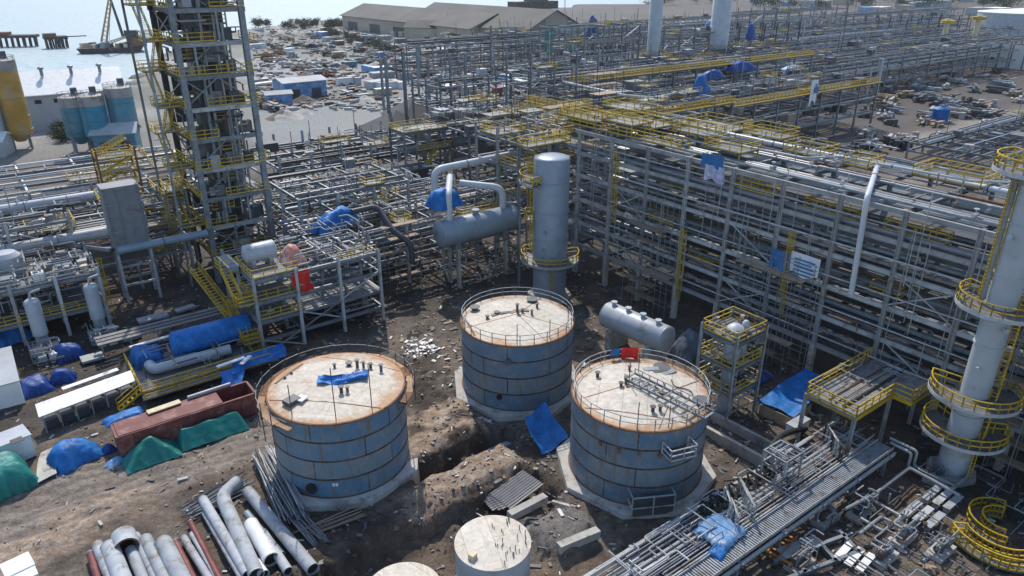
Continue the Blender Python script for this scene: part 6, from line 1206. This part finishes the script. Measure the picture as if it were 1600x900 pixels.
for i in range(34):
    x=R.uniform(1180,1600); y=R.uniform(-8,26); m,cn=R.choice([YC[0],YC[3],YC[3],YC[4],YC[5],YC[5]]); yard_box(f'distant {cn} building among the racks at the upper right','plant_building','building',x,y,R.uniform(10,26),R.uniform(8,16),R.uniform(4,8),m,f'distant {cn} buildings at the upper right')
for i in range(36):
    x=R.uniform(1370,1600); y=R.uniform(105,185) if R.random()<.6 else R.uniform(120,150); u,v=U(x,y); t=Thing('material_stack','heap of stored steel on the dark earth at the right','stack',(u,v,0),'heaps of stored steel at the right'); mb=MB(); rz=R.choice([0,math.pi/2,.3])
    for k in range(R.randint(3,8)): mb.box((u+R.uniform(-1.5,1.5),v+R.uniform(-1.5,1.5),.4+.25*k),(R.uniform(3,8),R.uniform(.3,1.4),.5),rz=rz+R.uniform(-.1,.1))
    t.add('pile',mb,R.choice([STEELD,STEEL,WOOD,STEELD,STEELL,CONC,STEELL]))
# ------------------------------------------------------------------ scaffolds near the racks and small bits on the ground
for lab,p,du,dv,h,ax,n in [('tube scaffold against the rack face behind the blue-and-white banners',(69.2,38,0),10,10,15,'v',5),('tube scaffold against the rack face beside the big pale drum',(69.0,58,0),8,8,17,'v',4),('tube scaffold in front of the middle rack left of the drum',(42,88.2,0),7,7,10,'u',4),('tube scaffold at the far right end of the rack face',(69.2,8,0),12,12,18,'v',6),('light tube scaffold beside the foot of the tall grey column',(64,77,0),6,6,12,'u',3)]: scaffold('scaffold',lab,p,du,dv,h,ax,n)
def debris(name,label,region,n,m,smax,thin=.15):
    mb=MB()
    for i in range(n):
        u=R.uniform(region[0],region[1]);v=R.uniform(region[2],region[3])
        if any(math.hypot(u-c[0],v-c[1])<7.4 for c in (T1,T2,T3)): continue
        s=R.random()**2*smax+.08; mb.box((u,v,gz(u,v)+.06),(s*R.uniform(.5,3),s*R.uniform(.15,1),thin*R.uniform(.3,1.2)),rz=R.uniform(0,3.14))
    t=Thing(name,label,'debris',((region[0]+region[1])/2,(region[2]+region[3])/2,0),None,'stuff',mb,m)
for reg,n in [((22,60,30,80),420),((-12,24,74,110),420),((-12,20,60,74),90),((44,72,8,50),420),((5,40,36,60),260),((35,75,60,96),420)]:
    for m,k,nm,sm in [(STEELL,.35,'pale',.34),(WOOD,.35,'timber',.4),(STEELD,1,'dark',.4),(CONC,.4,'stone',.22)]: debris('debris',f'{nm} scraps scattered over the muddy ground of the site',reg,int(n*k),m,sm)
CLOD=mat('earth_clod',(0.145,0.11,0.085),.95,0,.5,1.2,(.17,.13,.1),.4,1.0)
def clods(label,reg,n,smax):
    mb=MB()
    for i in range(n):
        u=R.uniform(reg[0],reg[1]);v=R.uniform(reg[2],reg[3])
        if any(math.hypot(u-c[0],v-c[1])<7.3 for c in (T1,T2,T3)): continue
        s_=.06+smax*R.random()**3; z=gz(u,v); k=6; a0=R.random()*6; vs_=[(u,v,z+s_*R.uniform(.5,.9))]+[(u+s_*R.uniform(.6,1.2)*math.cos(a0+6.283*q/k),v+s_*R.uniform(.6,1.2)*math.sin(a0+6.283*q/k),z-.05) for q in range(k)]
        mb.raw(vs_,[(0,1+q,1+(q+1)%k) for q in range(k)])
    Thing('clods',label,'clods',((reg[0]+reg[1])/2,(reg[2]+reg[3])/2,0),None,'stuff',mb,CLOD)
clods('dark earth clods strewn over the dug ground between the tanks',(8,37,34,62),1500,.3); clods('dark earth clods strewn along the dirt road',(-12,20,72,82),300,.16); clods('dark earth clods on the ground before the racks',(30,72,60,92),900,.2); clods('dark earth clods on the mud in the lower right',(44,70,8,46),800,.2)
mb=MB()  # white chips imitate bright sky reflection on the puddle here
for i in range(70): u=38.8+R.gauss(0,1.1);v=70.3+R.gauss(0,1.4); mb.box((u,v,gz(u,v)+.08),(R.uniform(.12,.7),R.uniform(.1,.4),R.uniform(.03,.15)),rz=R.uniform(0,3))
Thing('debris','bright white chips standing in for sky reflected in a puddle left of the middle tank','debris',(38.8,70.3,0),None,'stuff',mb,WHITE)


PUD=mat('muddy_water',(.07,.06,.05),.06,0,.2,.3,spec=.5)
for u0,u1,v0,v1,z in [(-12,20,57,76,-.27),(35.5,42.5,64.5,77,-.10),(44,70,9,22,-.26),(52,58,44,60,-.24)]:
    me=bpy.data.meshes.new('puddle'); me.from_pydata([(*to_xy(u,v),z) for u,v in ((u0,v0),(u1,v0),(u1,v1),(u0,v1))],[],[(0,1,2,3)]); me.materials.append(PUD)
    o=bpy.data.objects.new('puddle_water',me); COL.objects.link(o); o['kind']='structure'

t=Thing('platform_cluster','cluster of stacked yellow railed platforms where the middle rack meets the tall rack','platforms',(76,90,0))
frame(t,[66,72,78,84],[86.5,92,98],[6,11,15.5,19.5],.34,.28,.38,21,STEELL)
for a,b,c,d,z in [(66,70.5,87,91.5,15.7),(72.2,77.8,86.7,91.5,19.7),(78.2,83.5,87,92,21.8),(66,71.8,92.2,97,19.7),(73,78,92.5,97.5,17.6),(79,84,92.5,97.5,19.7),(66.2,71.5,87,92,11.2),(72.4,78,87,92,15.7),(76,81,86.6,88,23.4)]: walkway(t,a,b,c,d,z,'NSEW')
for a,b,z in [(66.4,92,11),(77.6,91.8,15.7),(83.6,92.3,17)]: ladder(t,(a,b,z-5),z+5)
branches(t,66,84,86.5,98,5,22,150,.14); pipe_runs(t,'u',66,84,87,97.6,11,10,.25,.7); pipe_runs(t,'u',66,84,87,97.6,15.5,8,.25,.7)
t=Thing('platform_cluster','tangle of yellow platforms and ladders on the left side of the steel tower','platforms',(21,118,0))
frame(t,[17.5,20.6,23.6],[113,118,123.5],[5,8.6,12.2],.28,.22,.3,13.4,STEEL)
for a,b,c,d,z in [(17.6,20.5,113,117.8,8.8),(20.6,23.6,118,123.4,12.4),(17.6,20.4,118.4,123,10.4),(20.8,23.4,113,117.6,12.4),(17.6,23.4,113,116,5.2)]: walkway(t,a,b,c,d,z,'NSEW')
ladder(t,(20.6,112.7,5),13); ladder(t,(17.3,119,5),12,math.pi/2); stair(t,(18,112.4,5.2),(23,112.4,8.8)); branches(t,17.5,23.6,113,123.5,1,13,70,.11)
t=Thing('steel_frame_bay','bare grey steel frame filling the gap between the tower and the middle rack','framework',(36,118,0))
frame(t,[35.5,41,47,53,59,65],[116.5,121.5,126.5],[4.0,7.4],.32,.26,.36,8.6,STEELL); pipe_runs(t,'u',35.5,65,116.8,126.2,7.4,12,.22,.6); pipe_runs(t,'u',35.5,65,116.8,126.2,4.0,9,.22,.6); branches(t,35.5,65,116.5,126.5,4,10,80,.12)
for a,b,c,d,z in [(44,47,118,121,9),(57,60,122,125,9.4)]: walkway(t,a,b,c,d,z,'NSEW')
t=Thing('yellow_gantry','yellow railed gantry deck beyond the middle rack, in front of the slender posts','gantry',(84,133,0))
frame(t,[70,76,82,88,94],[130,136],[5,9.4,13],.34,.28,.38,13.4,STEEL); walkway(t,70,94,130,136,13.2,'NSEW'); walkway(t,72,80,128.4,130,9.6,'S'); stair(t,(70,129,.2),(77,129,9.5)); branches(t,70,94,130,136,4,16,70,.13); pipe_runs(t,'u',70,94,130.4,135.6,9.4,8,.25,.7)
# dirt track and goods on the open earth at the right
for i in range(76):
    x=R.uniform(1340,1610); y=R.uniform(118,240); u,v=U(x,y)
    if v<88 and u<305: continue
    material_stack(u,v,'low heap of site goods on the dark earth at the right','heaps of site goods at the right',[STEELD,STEEL,STEELD,CONC,STEELL,WOOD,CLODM],R.choice([0,math.pi/2,.3]),R.uniform(2,6))
def tall_frame(label,u0,u1,v0,v1,h,step,bay,nb,yel=2,steel=STEEL):
    t=Thing('steel_frame_bay',label,'framework',((u0+u1)/2,(v0+v1)/2,0)); nu=max(1,round((u1-u0)/bay)); nv=max(1,round((v1-v0)/bay)); lv=[step*(i+1) for i in range(int(h/step))]
    us=[u0+(u1-u0)*i/nu for i in range(nu+1)]; vs_=[v0+(v1-v0)*i/nv for i in range(nv+1)]
    frame(t,us,vs_,lv,.4,.3,.4,h,steel)
    for i in range(nu*2): a=R.randrange(nu); k=R.randrange(len(lv)); z1=lv[k]; xbrace(t,(us[a],v0-.05,z1-step),(us[a+1],v0-.05,z1-.4),steel)
    for z in lv: pipe_runs(t,'u',u0,u1,v0+.3,v1-.3,z,6,.28,.5,[PIPES[1],STEELD,STEEL,PIPES[0],PIPES[2]])
    branches(t,u0,u1,v0,v1,1,h+1.5,nb,.13)
    for i in range(yel): a=R.uniform(u0,u1-4); z=R.choice(lv)+.3; walkway(t,a,a+R.uniform(3,6),v0-.4,v0+R.uniform(2,3),z,'SWE')
    for i in range(8): u_=R.uniform(u0,u1);v_=R.uniform(v0,v1); t.add('stanchion',MB().tube((u_,v_,lv[-1]),(u_,v_,h+R.uniform(1,6)),.07,5),R.choice([STEELL,STEEL]))
    for i in range(8): d=R.uniform(.8,2.4); t.add('equipment_box',MB().box((R.uniform(u0+1,u1-1),R.uniform(v0+1,v1-1),R.choice(lv)+d*.4),(d,d*.8,d*.8)),R.choice([STEELD,STEEL,DECK,PALEGREY]))
    return t
tall_frame('three-level steel frame full of pipes right of the steel tower on the middle rack',35.6,53.5,99,113.5,13.2,3.3,6,110,5,STEELL)
tall_frame('tall grey frame rising behind the top end of the right-hand rack',112,134,142,152,25,4.2,7,90,5)
tall_frame('tall frame with yellow decks left of the slimmer far column',150,182,174,186,27,4.5,8,90,6)
tall_frame('tall dense frame between and behind the two far columns',196,236,176,190,24,4.5,8.5,90,5)
tall_frame('tall dark frame right of the thicker far column',250,300,192,206,22,4.6,9,80,3,STEELD)
tall_frame('tall frame on the skyline at the upper right',330,420,240,256,24,5.5,11,60,2)
tall_frame('distant tall frame near the boundary wall at the upper right',400,470,195,210,19,5,11,60,2,STEELD)
tall_frame('bare grey frame left of the panelled duct behind the module',-14,8,113,119,13,4,7,90,4,STEELL)
tall_frame('slender frame of bare posts among the slender yard posts',96,118,158,172,18,5.5,7.5,50,2)
far_rack('rack on the skyline behind the barns and the far columns',230,420,300,320,[6,12],14,10,'',nb=30)
t=Thing('platform_cluster','yellow railed platforms crowded on the top left end of the right-hand rack','platforms',(78,72,22.3))
for a,b,c,d,z in [(72,76,69,75,24.2),(76.5,80,60,66,23.7),(72,75,76.5,84,23.5),(80.5,86,77,84,24.0),(84,88,54,60,23.4),(73,77,52,57,23.5)]:
    walkway(t,a,b,c,d,z,'NSEW')
    for q in (a+.2,b-.2): t.add('platform_leg',MB().bar((q,c+.3,22.3),(q,c+.3,z-.12),.16),YEL)
for i in range(60):
    x=R.uniform(840,1420); y=R.uniform(60,150); u,v=U(x,y)
    Thing('scaffold_pole','tall thin bare pole rising among the far racks behind the right-hand rack','pole',(u,v,0),'tall thin poles among the far racks',mb=MB().tube((u,v,0),(u,v,R.uniform(16,26)),.13,5),m=R.choice([STEEL,STEELD,STEELL]))
far_rack('last rack on the skyline right of the barns',250,520,335,352,[6,12],15,9,'',nb=30)
for nm,mm,n_ in (('dark',STEELD,900),('pale',STEELL,700),('rusty',RUSTM,500),('grey',CONC,700)):
    mb=MB()
    for i in range(n_):
        x=R.uniform(395,860); y=44+R.random()**1.4*130
        if y<46+max(0,(x-640)*.10): continue
        u,v=U(x,y); q=R.uniform(.3,1.6); mb.box((u,v,q*.3),(q*R.uniform(.5,4),q*R.uniform(.3,1),q*R.uniform(.3,.9)),rz=R.choice([0,1.57,R.random()*3]))
    Thing('debris',f'{nm} bits of material littering the far yard','debris',(0,250,0),None,'stuff',mb,mm)
hm=bpy.data.materials.new('haze'); hm.use_nodes=True; n=hm.node_tree.nodes; L=hm.node_tree.links; n.remove(n['Principled BSDF'])
pv=n.new('ShaderNodeVolumePrincipled'); pv.inputs['Color'].default_value=(0.93,0.96,1,1); pv.inputs['Density'].default_value=0.00006; pv.inputs['Anisotropy'].default_value=0.45
L.new(pv.outputs[0],n['Material Output'].inputs['Volume'])
me=bpy.data.meshes.new('haze'); x0,x1,y0,y1,z0,z1=-45000,45000,-300,55000,-12,56
me.from_pydata([(x0,y0,z0),(x1,y0,z0),(x1,y1,z0),(x0,y1,z0),(x0,y0,z1),(x1,y0,z1),(x1,y1,z1),(x0,y1,z1)],[],[(3,2,1,0),(4,5,6,7),(0,1,5,4),(1,2,6,5),(2,3,7,6),(3,0,4,7)]); me.materials.append(hm)
hz=bpy.data.objects.new('haze',me); COL.objects.link(hz); hz['kind']='stuff'; hz['label']='thin pale air haze over the whole site and the sea'
